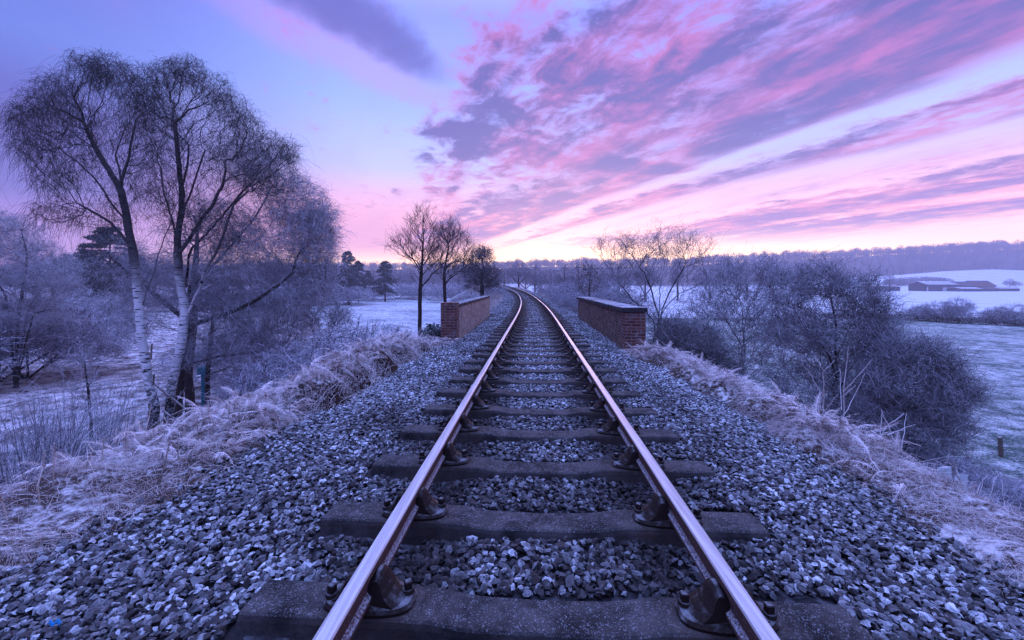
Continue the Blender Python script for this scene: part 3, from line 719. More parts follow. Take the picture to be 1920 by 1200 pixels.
def grow(trunks, targets, bf=0.45, wang=0.5, seed=0, trunk_cost=0.25, r_tip=0.004, expo=1.75, asc=0.0, kk=1.0):
    """Greedy spanning growth. trunks = list of polylines [(x,y,z),...] (first is the main stem; others start on an earlier one).
    Returns nodes, parent, radius."""
    pos = []; par = []; pl = []; gd = []
    for tr in trunks:
        tr = np.asarray(tr, float)
        L = np.concatenate([[0], np.cumsum(np.linalg.norm(np.diff(tr, axis=0), axis=1))])
        n = max(3, int(L[-1] / 0.22))
        # smooth resample
        q = np.linspace(0, L[-1], n)
        P = np.stack([np.interp(q, L, tr[:, i]) for i in range(3)], -1)
        for _ in range(3): P[1:-1] = 0.25 * P[:-2] + 0.5 * P[1:-1] + 0.25 * P[2:]
        if pos:
            A = np.array(pos); j = int(np.argmin(np.linalg.norm(A - P[0], axis=1))); last = j; l0 = pl[j]; P = P[1:]
        else:
            last = -1; l0 = 0
        for k, p in enumerate(P):
            d = 0 if last < 0 else np.linalg.norm(p - pos[last])
            gdir = unit(p - pos[last]) if last >= 0 else np.array([0, 0, 1.0])
            pos.append(p); par.append(last); pl.append((pl[last] if last >= 0 else 0) + d * trunk_cost); gd.append(gdir); last = len(pos) - 1
    nt0 = len(pos)
    T = np.asarray(targets, float); N = len(T)
    best = np.full(N, 1e9); bp = np.zeros(N, int)
    def relax(i):
        v = T - pos[i]; d = np.linalg.norm(v, axis=1) + 1e-9
        cosn = (v @ gd[i]) / d
        c = d * (1 + wang * (1 - cosn)) + bf * pl[i]
        if asc: c = c + asc * np.clip(kk * np.hypot(v[:, 0], v[:, 1]) - v[:, 2], 0, None)
        q = c < best; best[q] = c[q]; bp[q] = i
    # low trunk nodes do not branch below the lowest targets
    zmin = T[:, 2].min() - 0.6
    for i in range(nt0):
        if pos[i][2] > zmin or len(trunks) > 3: relax(i)
    done = np.zeros(N, bool)
    for _ in range(N):
        b = np.where(done, 1e12, best); j = int(np.argmin(b)); i = bp[j]
        done[j] = True
        v = T[j] - pos[i]; d = np.linalg.norm(v); k = max(1, int(d / 0.45)); last = i
        # curved approach: leave along the parent direction
        p0 = np.array(pos[i]); c1 = p0 + gd[i] * d * 0.35
        for s_ in range(1, k + 1):
            t = s_ / k
            p = (1 - t) ** 2 * p0 + 2 * t * (1 - t) * c1 + t * t * T[j]
            dd = np.linalg.norm(p - pos[last])
            pos.append(p); par.append(last); pl.append(pl[last] + dd); gd.append(unit(p - pos[last])); last = len(pos) - 1
            relax(last)
    pos = np.array(pos); par = np.array(par)
    n = len(pos); acc = np.zeros(n); kids = [[] for _ in range(n)]
    for i in range(n):
        if par[i] >= 0: kids[par[i]].append(i)
    rad = np.zeros(n)
    for i in range(n - 1, -1, -1):
        if not kids[i]: acc[i] = r_tip ** expo
        rad[i] = acc[i] ** (1 / expo)
        if par[i] >= 0: acc[par[i]] += acc[i] + (r_tip * 0.25) ** expo
    return pos, par, rad, kids, nt0

def chains(par, rad, kids):
    out = []; stack = [0]
    starts = [(0, -1)]
    while starts:
        i, p = starts.pop()
        ch = ([p] if p >= 0 else []) + [i]
        while kids[i]:
            k = sorted(kids[i], key=lambda a: -rad[a])
            for o in k[1:]: starts.append((o, i))
            i = k[0]; ch.append(i)
        out.append(ch)
    return out

def wig(P, amp, seed):
    r = np.random.default_rng(seed)
    n = len(P)
    o = r.normal(size=(n, 3)); o = np.cumsum(o, 0); o = o - np.linspace(0, 1, n)[:, None] * o[-1]
    return P + o * amp

def make_tree(name, label, cat, base, trunks, targets, tr_r, bf=0.45, wang=0.5, seed=1, r_tip=0.004, expo=1.75, bark=None, twig=None,
              n_tw=6, tw_len=(.25, .6), sag=0.0, up=0.2, spread=0.9, sub=2, tw_r=0.0028, fr_lo=0.3, fr_hi=0.9, fr_z=None, split=0.022, group=None, wamp=0.012, rmax_tw=0.012, m_pts=4, trunk_cost=.25, limb_frost=0.5, asc=0.0, kk=1.0, tipx=1.0):
    """a leafless tree: thing > trunk (stem and heavy limbs), crown (branches and twigs); all coordinates world"""
    r = np.random.default_rng(seed)
    base = np.asarray(base, float)
    pos, par, rad, kids, nt0 = grow([np.asarray(t) - base for t in trunks], np.asarray(targets) - base, bf, wang, seed, trunk_cost, r_tip, expo, asc, kk)
    rad = r_tip + (rad - r_tip) * (tr_r - r_tip) / max(1e-6, rad.max() - r_tip)
    ch = chains(par, rad, kids)
    gt = Geo(); gc = Geo()
    def frz(z):
        if fr_z is None: return fr_hi
        return np.interp(z, [fr_z[0], fr_z[1]], [fr_hi, fr_lo])
    for ci, c in enumerate(ch):
        P = pos[c]; q = rad[c].copy()
        if len(c) > 1 and ci > 0: q[0] = min(q[0], q[1] * 1.15)
        if len(P) > 3: P = np.concatenate([P[:1], wig(P[1:], wamp, seed * 999 + ci)]) if ci else wig(P, wamp * .6, seed)
        if len(P) == 2: P = np.array([P[0], (P[0] + P[1]) / 2, P[1]]); q = np.array([q[0], q.mean(), q[1]])
        elif len(P) == 1: continue
        if ci == 0: q[:3] *= [1.35, 1.18, 1.06]
        k = int(np.argmax(q < split)) if (q < split).any() else len(q)
        if k >= 2:
            V, T, Q = tube1(P[:k + (1 if k < len(q) else 0)], q[:k + (1 if k < len(q) else 0)], 10 if q[0] > .06 else 7)
            gt.add(V, T, Q, frost=limb_frost, rnd=r.random())
        if k < len(q) - 1 or k < 2:
            s = max(0, k - 1) if k >= 2 else 0
            V, T, Q = tube1(P[s:], q[s:], 4)
            gc.add(V, T, Q, frost=np.clip(frz(V[:, 2]) * .55, 0, 1), rnd=r.random())
    # twigs
    fine = np.where((rad < rmax_tw) & (np.arange(len(rad)) >= 1))[0]
    fine = fine[par[fine] >= 0]
    st = np.repeat(fine, n_tw); n = len(st)
    tt = r.random((n, 1)); A = pos[par[st]] * (1 - tt) + pos[st] * tt
    gdir = unit(pos[st] - pos[par[st]])
    def shoots(A, gdir, L, m, sagv):
        n = len(A)
        dr = unit(gdir * (1 - spread * .5) + unit(r.normal(size=(n, 3))) * spread * .75 + np.array([0, 0, up]))
        t = np.linspace(0, 1, m)[None, :, None]
        P = A[:, None, :] + dr[:, None, :] * L[:, None, None] * t + np.array([0, 0, -1.0]) * (sagv * L)[:, None, None] * t ** 2
        w_ = r.normal(size=(n, m, 3)) * 0.085 * L[:, None, None]; w_[:, 0] = 0
        return P + w_
    L = r.uniform(tw_len[0], tw_len[1], n)
    if tipx != 1.0:
        ntip = np.array([len(k_) == 0 for k_ in kids])[st]; L = np.where(ntip, L * tipx * r.uniform(.6, 1.2, n), L)
    P = shoots(A, gdir, L, m_pts, np.full(n, sag) * r.uniform(.5, 1.3, n))
    q = np.linspace(1, .55, m_pts)[None, :] * np.full((n, 1), tw_r * 1.25)
    V, Q = tubes(P, q, 3)
    gc.add(V, Q=Q, frost=np.clip(frz(V[:, 2]) * np.repeat(r.uniform(.45, 1.15, n), m_pts * 3), 0, 1), rnd=np.repeat(r.random(n), m_pts * 3))
    for lev in range(1):
        if sub <= 0: break
        n2 = n * sub
        pi_ = np.repeat(np.arange(n), sub); kk = r.integers(1, m_pts, n2)
        f = r.random((n2, 1))
        A2 = P[pi_, kk - 1] * (1 - f) + P[pi_, kk] * f
        g2 = unit(P[pi_, kk] - P[pi_, kk - 1])
        L2 = L[pi_] * r.uniform(.35, .8, n2)
        P2 = shoots(A2, g2, L2, 3, np.full(n2, sag * 1.6) * r.uniform(.5, 1.3, n2))
        V, Q = tubes(P2, np.linspace(1, .6, 3)[None, :] * np.full((n2, 1), tw_r * .85), 3)
        gc.add(V, Q=Q, frost=np.clip(frz(V[:, 2]) * np.repeat(r.uniform(.5, 1.2, n2), 9), 0, 1), rnd=np.repeat(r.random(n2), 9))
    root = thing(name, label, cat, tuple(base), group=group)
    if gt.n: gt.build("trunk", bark or m_bark, root, smooth=True)
    gc.build("crown", twig or m_twig, root)
    return root

def blob_targets(ells, Y, depth, n, seed, hollow=0.35):
    """points spread through clumps; ells = (px, py, rx, ry, weight[, dY]) given at distance Y"""
    r = np.random.default_rng(seed); out = []
    wsum = sum(e_[4] for e_ in ells)
    for e_ in ells:
        k = max(4, int(n * e_[4] / wsum))
        d = unit(r.normal(size=(k, 3))) * (r.uniform(hollow ** 3, 1, (k, 1)) ** (1 / 3))
        yc = Y + (e_[5] if len(e_) > 5 else 0.0)
        c = at(e_[0], e_[1], Y)
        out.append(np.stack([c[0] + d[:, 0] * e_[2] / F * Y, yc + d[:, 1] * depth * math.sqrt(e_[2] * e_[3]) / F * Y, c[2] + d[:, 2] * e_[3] / F * Y], -1))
    return np.concatenate(out)
def gz(x, y): return float(ground(np.array([x]), np.array([y]))[0])
def foot(px, Y, sink=0.08):
    x = (px - 960) / F * Y
    return np.array([x, Y, gz(x, Y) - sink])

# --- the group of trees left of the line
TY = 12.0
b0 = foot(285, TY)
birchA = make_tree("birch_tree", "slender white birch with two stems splitting high, its dark drooping crown reaching left", "tree", b0,
    [[b0, at(290, 760, TY), at(270, 660, TY), at(262, 560, TY), at(250, 470, TY), at(240, 420, TY)],
     [at(264, 575, TY), at(282, 520, TY + .1), at(300, 460, TY + .3), at(318, 400, TY + .5)],
     [at(240, 420, TY), at(226, 350, TY), at(212, 290, TY)],
     [at(240, 420, TY), at(200, 370, TY - .4), at(150, 310, TY - .6), at(110, 280, TY - .7)],
     [at(226, 350, TY), at(180, 280, TY + .4), at(158, 230, TY + .6)],
     [at(226, 350, TY), at(250, 290, TY - .4), at(258, 230, TY - .6)],
     [at(250, 470, TY), at(205, 415, TY + .3), at(160, 392, TY + .4)]],
    blob_targets([(168, 130, 34, 32, .9), (205, 128, 30, 34, .9), (110, 160, 34, 28, .8), (75, 195, 34, 30, .8), (40, 215, 24, 26, .5), (62, 265, 34, 44, .8), (110, 280, 55, 48, 1.1), (130, 220, 46, 40, .9), (185, 225, 60, 70, 1.2), (255, 165, 36, 40, .8), (262, 250, 46, 60, .9), (100, 335, 40, 30, .6), (110, 395, 48, 26, .6), (195, 400, 60, 36, .6), (300, 330, 46, 60, .7), (225, 330, 60, 60, .8)], TY, 1.0, 3000, 11, 0.0),
    0.112, expo=1.7, bf=.45, wang=.8, asc=.8, kk=1.0, trunk_cost=.10, seed=11, r_tip=.0034, bark=m_birch, n_tw=2, tw_len=(.16, .42), tipx=1.6, sag=.95, up=.0, spread=.9, sub=1, tw_r=.0027, fr_lo=.15, fr_hi=.6, fr_z=(1.5, 7.0), wamp=.022, m_pts=5, split=.020)
TYB = 12.6
b1 = foot(312, TYB)
birchB = make_tree("birch_tree", "tall white birch with black scarred foot and thick forked limb, beside the slimmer birch", "tree", b1,
    [[b1, at(318, 740, TYB), at(338, 660, TYB), at(345, 600, TYB), at(333, 520, TYB), at(331, 450, TYB)],
     [at(345, 602, TYB), at(370, 560, TYB - .1), at(392, 500, TYB - .3), at(415, 450, TYB - .5), at(440, 380, TYB - .6)],
     [at(331, 450, TYB), at(340, 360, TYB), at(348, 270, TYB + .1)],
     [at(331, 450, TYB), at(360, 370, TYB + .5), at(392, 290, TYB + .8)],
     [at(333, 480, TYB), at(380, 410, TYB - .5), at(420, 340, TYB - .8), at(445, 280, TYB - .9)],
     [at(331, 450, TYB), at(310, 370, TYB + .3), at(300, 300, TYB + .5)],
     [at(340, 360, TYB), at(330, 280, TYB - .4), at(322, 210, TYB - .5)]],
    blob_targets([(275, 150, 28, 34, .6), (285, 205, 36, 44, .7), (318, 140, 30, 34, .8), (352, 130, 32, 28, .8), (395, 165, 36, 34, .9), (435, 205, 34, 38, .9), (465, 245, 28, 44, .8), (380, 240, 60, 60, 1.2), (300, 210, 40, 50, .9), (330, 300, 60, 60, 1.0), (430, 320, 55, 55, 1.0), (335, 390, 60, 50, .8), (400, 420, 60, 50, .9), (515, 275, 32, 30, .6), (545, 285, 16, 30, .3), (490, 330, 40, 40, .6)], TYB, 1.0, 3300, 12, 0.0),
    0.122, expo=1.7, bf=.45, wang=.8, asc=.9, kk=1.1, trunk_cost=.10, seed=12, r_tip=.0034, bark=m_birch, n_tw=2, tw_len=(.16, .40), tipx=1.5, sag=.75, up=.05, spread=.9, sub=1, tw_r=.0027, fr_lo=.15, fr_hi=.75, fr_z=(1.5, 7.0), wamp=.022, m_pts=5, split=.020)
TYC = 13.8
b2 = foot(330, TYC)
oakC = make_tree("tree", "dark trunked tree behind the birches, its frosted limbs sweeping out to the right", "tree", b2,
    [[b2, at(336, 700, TYC), at(346, 610, TYC), at(350, 520, TYC), at(352, 440, TYC), at(372, 340, TYC)],
     [at(346, 612, TYC), at(400, 592, TYC - .5), at(450, 575, TYC - .8), at(505, 545, TYC - 1), at(560, 500, TYC - 1)],
     [at(338, 690, TYC), at(390, 668, TYC + .3), at(450, 660, TYC + .4), at(500, 655, TYC + .3), at(545, 640, TYC + .3)],
     [at(350, 540, TYC), at(420, 470, TYC + .5), at(480, 400, TYC + .7), at(520, 330, TYC + .8)],
     [at(352, 470, TYC), at(430, 400, TYC - .6), at(470, 350, TYC - .8)]],
    blob_targets([(505, 330, 55, 60, 1), (560, 385, 55, 55, 1.1), (585, 450, 45, 65, 1.1), (520, 450, 70, 60, 1.2), (450, 500, 70, 60, 1.1), (555, 545, 70, 55, 1.5), (480, 590, 80, 45, 1.4), (430, 420, 60, 55, .9), (520, 645, 60, 28, .6), (400, 560, 50, 50, .6), (590, 500, 46, 60, 1.1), (470, 300, 45, 50, .6), (450, 640, 60, 30, .5), (600, 420, 30, 40, .6), (300, 520, 70, 60, .9), (255, 590, 60, 40, .5), (385, 650, 50, 36, .5)], TYC, 1.15, 5000, 13, 0.0),
    0.125, expo=1.62, bf=.42, wang=.7, tipx=1.4, asc=.5, kk=.5, trunk_cost=.15, seed=13, r_tip=.0034, n_tw=3, tw_len=(.22, .6), sag=.25, up=.12, spread=1.0, sub=2, tw_r=.0036, fr_lo=1.3, fr_hi=.8, fr_z=(2, 7), wamp=.018, limb_frost=.9)
b3 = foot(360, 15.0)
treeD = make_tree("tree", "stout dark trunk just right of the white birches, carrying low spreading branches", "tree", b3,
    [[b3, at(352, 700, 15), at(362, 600, 15), at(366, 500, 15), at(372, 420, 15)],
     [at(362, 610, 15), at(300, 560, 14.6), at(250, 520, 14.4), at(200, 480, 14.2)]],
    blob_targets([(380, 430, 60, 70, 1), (300, 470, 70, 50, 1), (230, 500, 60, 40, .7), (420, 520, 60, 60, .8)], 15, 1.0, 420, 14),
    0.15, bf=.55, wang=.7, seed=14, n_tw=4, tw_len=(.2, .5), sag=.2, up=.1, sub=2, tw_r=.0036, fr_lo=.4, fr_hi=.75)
b4 = foot(392, 14.2)
treeE = make_tree("tree", "thin crooked sapling standing right of the stout dark trunk, on the lip of the bank", "tree", b4,
    [[b4, at(388, 720, 14.2), at(395, 640, 14.2), at(400, 580, 14.2), at(430, 520, 14.2)]],
    blob_targets([(420, 560, 50, 45, 1), (470, 600, 55, 40, 1), (450, 690, 50, 30, .6), (380, 600, 30, 40, .5)], 14.2, 1.2, 300, 15),
    0.075, bf=.4, wang=.7, seed=15, n_tw=5, tw_len=(.2, .45), sag=.15, up=.1, sub=2, tw_r=.0034, fr_lo=.5, fr_hi=.8)
b5 = foot(30, 20)
treeL = make_tree("tree", "wide frosted tree at the edge of the pasture, its long bough reaching towards the birches", "tree", b5,
    [[b5, at(32, 600, 20), at(40, 550, 20), at(50, 490, 20), at(40, 430, 20)],
     [b5, at(60, 588, 19.6), at(110, 577, 19.2), at(160, 575, 19), at(225, 572, 18.8)],
     [b5, at(10, 560, 20.3), at(-20, 510, 20.4), at(-50, 450, 20.5)],
     [b5, at(55, 570, 20.4), at(85, 530, 20.6), at(100, 500, 20.6)]],
    blob_targets([(15, 440, 55, 45, 1), (60, 500, 60, 50, 1.1), (-50, 480, 70, 70, 1), (20, 545, 70, 45, 1.2), (105, 520, 45, 40, .8), (170, 563, 70, 14, .35), (-20, 420, 40, 30, .4), (50, 590, 60, 28, .9)], 20, 1.2, 1700, 16),
    0.10, bf=.45, wang=.6, seed=16, n_tw=5, tw_len=(.2, .6), sag=.1, up=.15, sub=2, tw_r=.0042, fr_lo=.6, fr_hi=1.0)
# --- two bare trees behind the left parapet
YA = 17.5
b6 = foot(787, YA)
t6 = make_tree("tree", "leafless tree with clean straight trunk beyond the left end of the brown parapet", "tree", b6,
    [[b6, at(788, 560, YA), at(790, 510, YA), at(793, 470, YA), at(794, 440, YA)]],
    blob_targets([(790, 415, 34, 28, 1), (765, 455, 36, 32, 1), (828, 455, 30, 34, .9), (800, 480, 40, 30, .9), (745, 460, 26, 14, .45), (835, 500, 30, 22, .4), (790, 500, 30, 30, .5), (790, 440, 40, 40, .6)], YA, 1.0, 430, 17, 0.0),
    0.085, bf=.35, wang=.8, asc=1.4, kk=1.0, trunk_cost=.1, seed=17, r_tip=.005, n_tw=2, tw_len=(.2, .5), sag=-.1, up=.25, spread=.7, sub=1, tw_r=.0042, fr_lo=.1, fr_hi=.35, fr_z=(0, 4), wamp=.012)
YB_ = 23.0
b7 = foot(835, YB_)
t7 = make_tree("tree", "leafless tree with broad twiggy head rising behind the brown parapet", "tree", b7,
    [[b7, at(834, 560, YB_), at(832, 520, YB_), at(836, 490, YB_), at(840, 465, YB_)]],
    blob_targets([(840, 435, 30, 24, 1), (865, 465, 30, 32, 1), (815, 475, 24, 28, .7), (850, 500, 36, 24, .7), (880, 500, 20, 24, .4)], YB_, 1.0, 560, 18, 0.0),
    0.095, bf=.35, wang=.8, asc=1.3, kk=1.0, trunk_cost=.1, seed=18, r_tip=.006, n_tw=3, tw_len=(.25, .55), sag=-.1, up=.25, spread=.8, sub=1, tw_r=.005, fr_lo=.15, fr_hi=.45, fr_z=(0, 4))
b8 = foot(905, 36)
t8 = make_tree("tree", "dense round-headed bare tree past the far end of the brown parapet", "tree", b8,
    [[b8, at(903, 545, 36), at(904, 510, 36)]],
    blob_targets([(905, 495, 28, 28, 1), (890, 515, 26, 22, .8), (920, 520, 22, 20, .8), (905, 475, 16, 14, .5), (900, 535, 34, 14, .6)], 36, 1.0, 600, 19),
    0.2, bf=.4, wang=.6, seed=19, r_tip=.009, n_tw=5, tw_len=(.3, .7), sag=0, up=.2, sub=1, tw_r=.008, fr_lo=.1, fr_hi=.3, split=.05, rmax_tw=.03)
b9 = foot(606, 16)
t9 = make_tree("shrub", "small frosted shrub fanning up at the right edge of the birch group", "shrub", b9,
    [[b9, at(604, 640, 16), at(602, 620, 16)], [b9, at(620, 630, 16), at(635, 590, 16)], [b9, at(590, 630, 16), at(580, 590, 16)]],
    blob_targets([(605, 590, 50, 32, 1), (640, 600, 25, 24, .5), (570, 610, 26, 24, .5)], 16, 1.0, 380, 20),
    0.03, bf=.7, wang=.6, seed=20, n_tw=4, tw_len=(.2, .45), up=.3, sub=1, tw_r=.0038, fr_lo=.5, fr_hi=.8)

# --- thorn and hazel right of the line
def shrub(label, base_px, Y, stems, ells, n, seed, r0=.05, **kw):
    b = foot(base_px, Y)
    tr = [[b] + [at(x, y, Y + dy) for x, y, dy in stems[0]]]
    for s in stems[1:]: tr.append([b] + [at(x, y, Y + dy) for x, y, dy in s])
    a = dict(bf=.40, wang=.6, asc=.7, kk=.7, trunk_cost=.2, seed=seed, n_tw=5, tw_len=(.18, .5), sag=0, up=.12, spread=1.0, sub=2, tw_r=.0034, fr_lo=.2, fr_hi=.6, split=.018)
    dp = kw.pop('depth', 1.0); nm = kw.pop('name', 'thorn_bush'); cat = kw.pop('cat', 'bush')
    a.update(kw)
    return make_tree(nm, label, cat, b, tr, blob_targets(ells, Y, dp, n, seed), r0, **a)
shrub("many-stemmed bare tree behind the right parapet, flat crown against the sunrise", 1235, 15.0,
      [[(1232, 600, 0), (1225, 550, 0), (1200, 500, -.3)], [(1240, 590, .2), (1260, 540, .2), (1284, 500, .3)], [(1232, 580, .4), (1236, 520, .6)], [(1240, 580, -.3), (1290, 545, -.5), (1330, 522, -.6)], [(1228, 600, -.3), (1185, 560, -.5), (1155, 520, -.5)]],
      [(1150, 460, 44, 24, .8), (1205, 465, 50, 34, 1), (1255, 452, 46, 30, 1), (1300, 468, 44, 32, .9), (1225, 500, 100, 44, 1.6), (1160, 520, 60, 36, .9), (1330, 515, 44, 30, .6), (1260, 580, 80, 46, .9), (1190, 585, 50, 40, .8), (1320, 590, 60, 40, .8)],
      1500, 31, r0=.06, fr_lo=.55, fr_hi=.8, fr_z=(1.2, 3.2), sub=1, n_tw=2, tw_len=(.15, .4), tipx=1.5, tw_r=.003, r_tip=.0036, bf=.4, wamp=.03, asc=.9, kk=.9, name="bare_tree", cat="tree", depth=1.3)
shrub("frosted upright hazel between the bare tree and the dark thorns", 1390, 11.5,
      [[(1390, 640, 0), (1385, 560, 0), (1365, 500, 0)], [(1392, 620, .3), (1420, 540, .3), (1440, 485, .4)], [(1388, 640, -.3), (1345, 580, -.4), (1320, 530, -.4)], [(1392, 640, -.2), (1450, 600, -.3)], [(1392, 640, .4), (1400, 560, .6), (1405, 500, .6)]],
      [(1365, 520, 30, 38, .8), (1440, 515, 28, 36, .8), (1330, 570, 40, 45, 1), (1400, 580, 50, 45, 1.1), (1450, 590, 46, 50, 1), (1380, 660, 70, 50, 1), (1300, 650, 50, 50, .9), (1450, 680, 60, 60, .8), (1340, 720, 60, 30, .6)],
      950, 32, r0=.042, r_tip=.0046, fr_lo=.9, fr_hi=.1, fr_z=(-2.2, 1.0), n_tw=4, asc=1.2, kk=1.0, wamp=.025, name="hazel_bush")
shrub("largest dark thorn bush, dense frosted crown overhanging the verge", 1560, 9.8,
      [[(1560, 700, 0), (1555, 620, 0), (1545, 540, 0)], [(1562, 690, .4), (1610, 600, .4), (1640, 540, .5)], [(1558, 690, -.4), (1500, 610, -.5), (1470, 550, -.5)], [(1565, 720, -.2), (1620, 660, -.4), (1670, 620, -.5)], [(1558, 710, .5), (1520, 640, .8), (1500, 580, .9)]],
      [(1480, 545, 40, 38, .8), (1540, 530, 45, 36, .9), (1600, 550, 45, 40, .9), (1640, 590, 38, 45, .9), (1500, 620, 60, 50, 1.3), (1580, 630, 65, 55, 1.4), (1650, 650, 40, 40, .9), (1500, 720, 60, 50, 1.0), (1600, 720, 66, 60, 1.4), (1560, 800, 90, 50, 1.2), (1640, 780, 56, 50, .9)],
      1900, 33, r0=.055, r_tip=.0048, fr_lo=.70, fr_hi=.0, fr_z=(-1.3, 1.1), n_tw=4, wamp=.03, tw_r=.0036)
shrub("lower dark thorn bush nearest the open field, twigs arching outwards", 1710, 8.8,
      [[(1712, 800, 0), (1715, 740, 0), (1720, 680, 0)], [(1715, 790, .3), (1760, 730, .3), (1800, 700, .4)], [(1708, 800, -.3), (1660, 740, -.4), (1640, 690, -.4)], [(1715, 800, -.4), (1770, 770, -.6), (1815, 750, -.7)]],
      [(1700, 660, 50, 28, .8), (1750, 680, 50, 34, 1), (1660, 710, 50, 40, 1), (1720, 740, 65, 45, 1.3), (1790, 730, 38, 40, 1), (1690, 800, 75, 45, 1.2), (1770, 790, 45, 38, .9), (1620, 790, 55, 55, 1.1), (1720, 850, 80, 40, 1)],
      1500, 34, r0=.05, r_tip=.0048, fr_lo=.60, fr_hi=.0, fr_z=(-2.2, .4), n_tw=4, wamp=.03, tw_r=.0034)
shrub("young thorn by the end of the right parapet, under the bare tree", 1285, 10.6,
      [[(1285, 720, 0), (1275, 660, 0), (1255, 610, 0)], [(1288, 710, .2), (1310, 640, .2), (1330, 600, .3)]],
      [(1260, 640, 35, 45, 1), (1310, 650, 45, 45, 1), (1290, 710, 60, 40, 1), (1350, 700, 40, 50, .8)],
      900, 35, r0=.03, fr_lo=.4, fr_hi=.05, fr_z=(-2.5, 0), n_tw=5)
# ------------------------------------------------------------------ grass, bracken and dead stems on the banks
m_grass = frosted("frosted_grass", (0.090, 0.050, 0.038, 1), (0.34, 0.25, 0.21, 1), scale=6, amount=1.0, up=False, noise_amp=.4, frost=(0.92, 0.83, 0.86, 1))
m_fern = frosted("frosted_bracken", (0.10, 0.052, 0.038, 1), (0.28, 0.17, 0.13, 1), scale=8, lo=-0.75, hi=0.25, amount=1.0, noise_amp=.7, frost=(0.92, 0.81, 0.84, 1))
m_stalk = frosted("dry_stalks", (0.30, 0.21, 0.16, 1), (0.46, 0.36, 0.28, 1), scale=12, lo=-.6, hi=.6, amount=.9, noise_amp=.8, frost=(0.80, 0.78, 0.86, 1))

def blades(geo, root, dirv, L, W, droop, frost0, frost1, m=4):
    """tapering three-sided blades"""
    n = len(root)
    t = np.linspace(0, 1, m)[None, :, None]
    P = root[:, None, :] + dirv[:, None, :] * L[:, None, None] * t + np.array([0, 0, -1.0]) * (droop * L)[:, None, None] * t ** 2
    P = P + rng.normal(size=(n, m, 3)) * 0.03 * L[:, None, None] * t
    q = np.linspace(1, .3, m)[None, :] * W[:, None]
    V, Q = tubes(P, q, 3)
    fr = frost0[:, None] * (1 - t[:, :, 0]) + frost1[:, None] * t[:, :, 0]
    geo.add(V, Q=Q, frost=np.repeat(fr.ravel(), 3), rnd=np.repeat(rng.random(n), m * 3))
    return P

def verge(geo, y0, y1, d0, d1, per, Lr, Wr, flat=0.6, f1=(.8, 1.6), lean=0.0):
    n = int(per * abs(y1 - y0) * abs(d1 - d0))
    Y = rng.uniform(y0, y1, n); d = rng.uniform(min(d0, d1), max(d0, d1), n); X = xt(Y) + d
    # clumped, with bare hollows
    cl = fbm(X * 2.3, Y * 2.3, 71, 3)
    k = rng.random(n) < np.clip(.85 + .9 * cl, .12, 1)
    k &= ~((Y > 11.1) & (Y < 21.5) & (np.abs(d) < 3.3))
    # thin out towards the stones
    k &= rng.random(n) < ss(2.2, 2.65, np.abs(d) + .35 * fbm(Y * 1.3, Y * 0, 77))
    X, Y, d, cl = X[k], Y[k], d[k], cl[k]; n = len(X)
    Z = ground(X, Y) - .02
    az = vn(X * 1.2, Y * 1.2, 81) * 4 * pi + rng.normal(0, .9, n)
    el = np.clip(rng.normal(flat, .45, n), .02, 1.5)
    dv = np.stack([np.cos(az) * np.cos(el) + lean * np.sign(d), np.sin(az) * np.cos(el), np.sin(el)], -1)
    L = rng.uniform(*Lr, n) * (.7 + .6 * np.clip(cl + .4, 0, 1)); W = rng.uniform(*Wr, n)
    low = np.clip(.22 + .9 * cl, 0, .9)
    blades(geo, np.stack([X, Y, Z], -1), unit(dv), L, W, rng.uniform(.3, 1.0, n), low, rng.uniform(*f1, n))
gL = Geo(); gR = Geo()
for g_, sgn in ((gL, -1), (gR, 1)):
    verge(g_, 1.6, 5, 2.25 * sgn, 5.6 * sgn, 7000, (.04, .14), (.0009, .0019))
    verge(g_, 1.6, 5, 2.1 * sgn, 5.6 * sgn, 3400, (.03, .09), (.0010, .002), f1=(.8, 1.3))
    verge(g_, 5, 12, 2.3 * sgn, 5.4 * sgn, 3000, (.06, .19), (.0013, .0025))
    verge(g_, 12, 30, 2.7 * sgn, 5.4 * sgn, 420, (.15, .45), (.004, .006))
    verge(g_, 30, 85, 2.6 * sgn, 5.5 * sgn, 60, (.25, .6), (.008, .013), flat=.9)
# long bleached stems lying and arching over the grass
def longstems(geo, n, y0, y1, d0, d1, Lr, elr):
    Y = rng.uniform(y0, y1, n); d = rng.uniform(min(d0, d1), max(d0, d1), n); X = xt(Y) + d
    az = rng.uniform(0, 2 * pi, n); el = rng.uniform(*elr, n)
    dv = np.stack([np.cos(az) * np.cos(el), np.sin(az) * np.cos(el), np.sin(el)], -1)
    L = rng.uniform(*Lr, n)
    blades(geo, np.stack([X, Y, ground(X, Y)], -1), dv, L, rng.uniform(.0012, .0028, n), rng.uniform(.1, .6, n), rng.uniform(.3, .7, n), rng.uniform(.7, 1.1, n), m=6)
longstems(gL, 520, 1.8, 10, -2.8, -4.4, (.12, .42), (.05, .9)); longstems(gR, 1100, 1.8, 10, 2.8, 4.0, (.14, .55), (.05, .9))
longstems(gL, 160, 1.8, 9, -2.7, -3.6, (.2, .5), (-.05, .15)); longstems(gR, 160, 1.8, 9, 2.7, 3.6, (.2, .5), (-.05, .15))
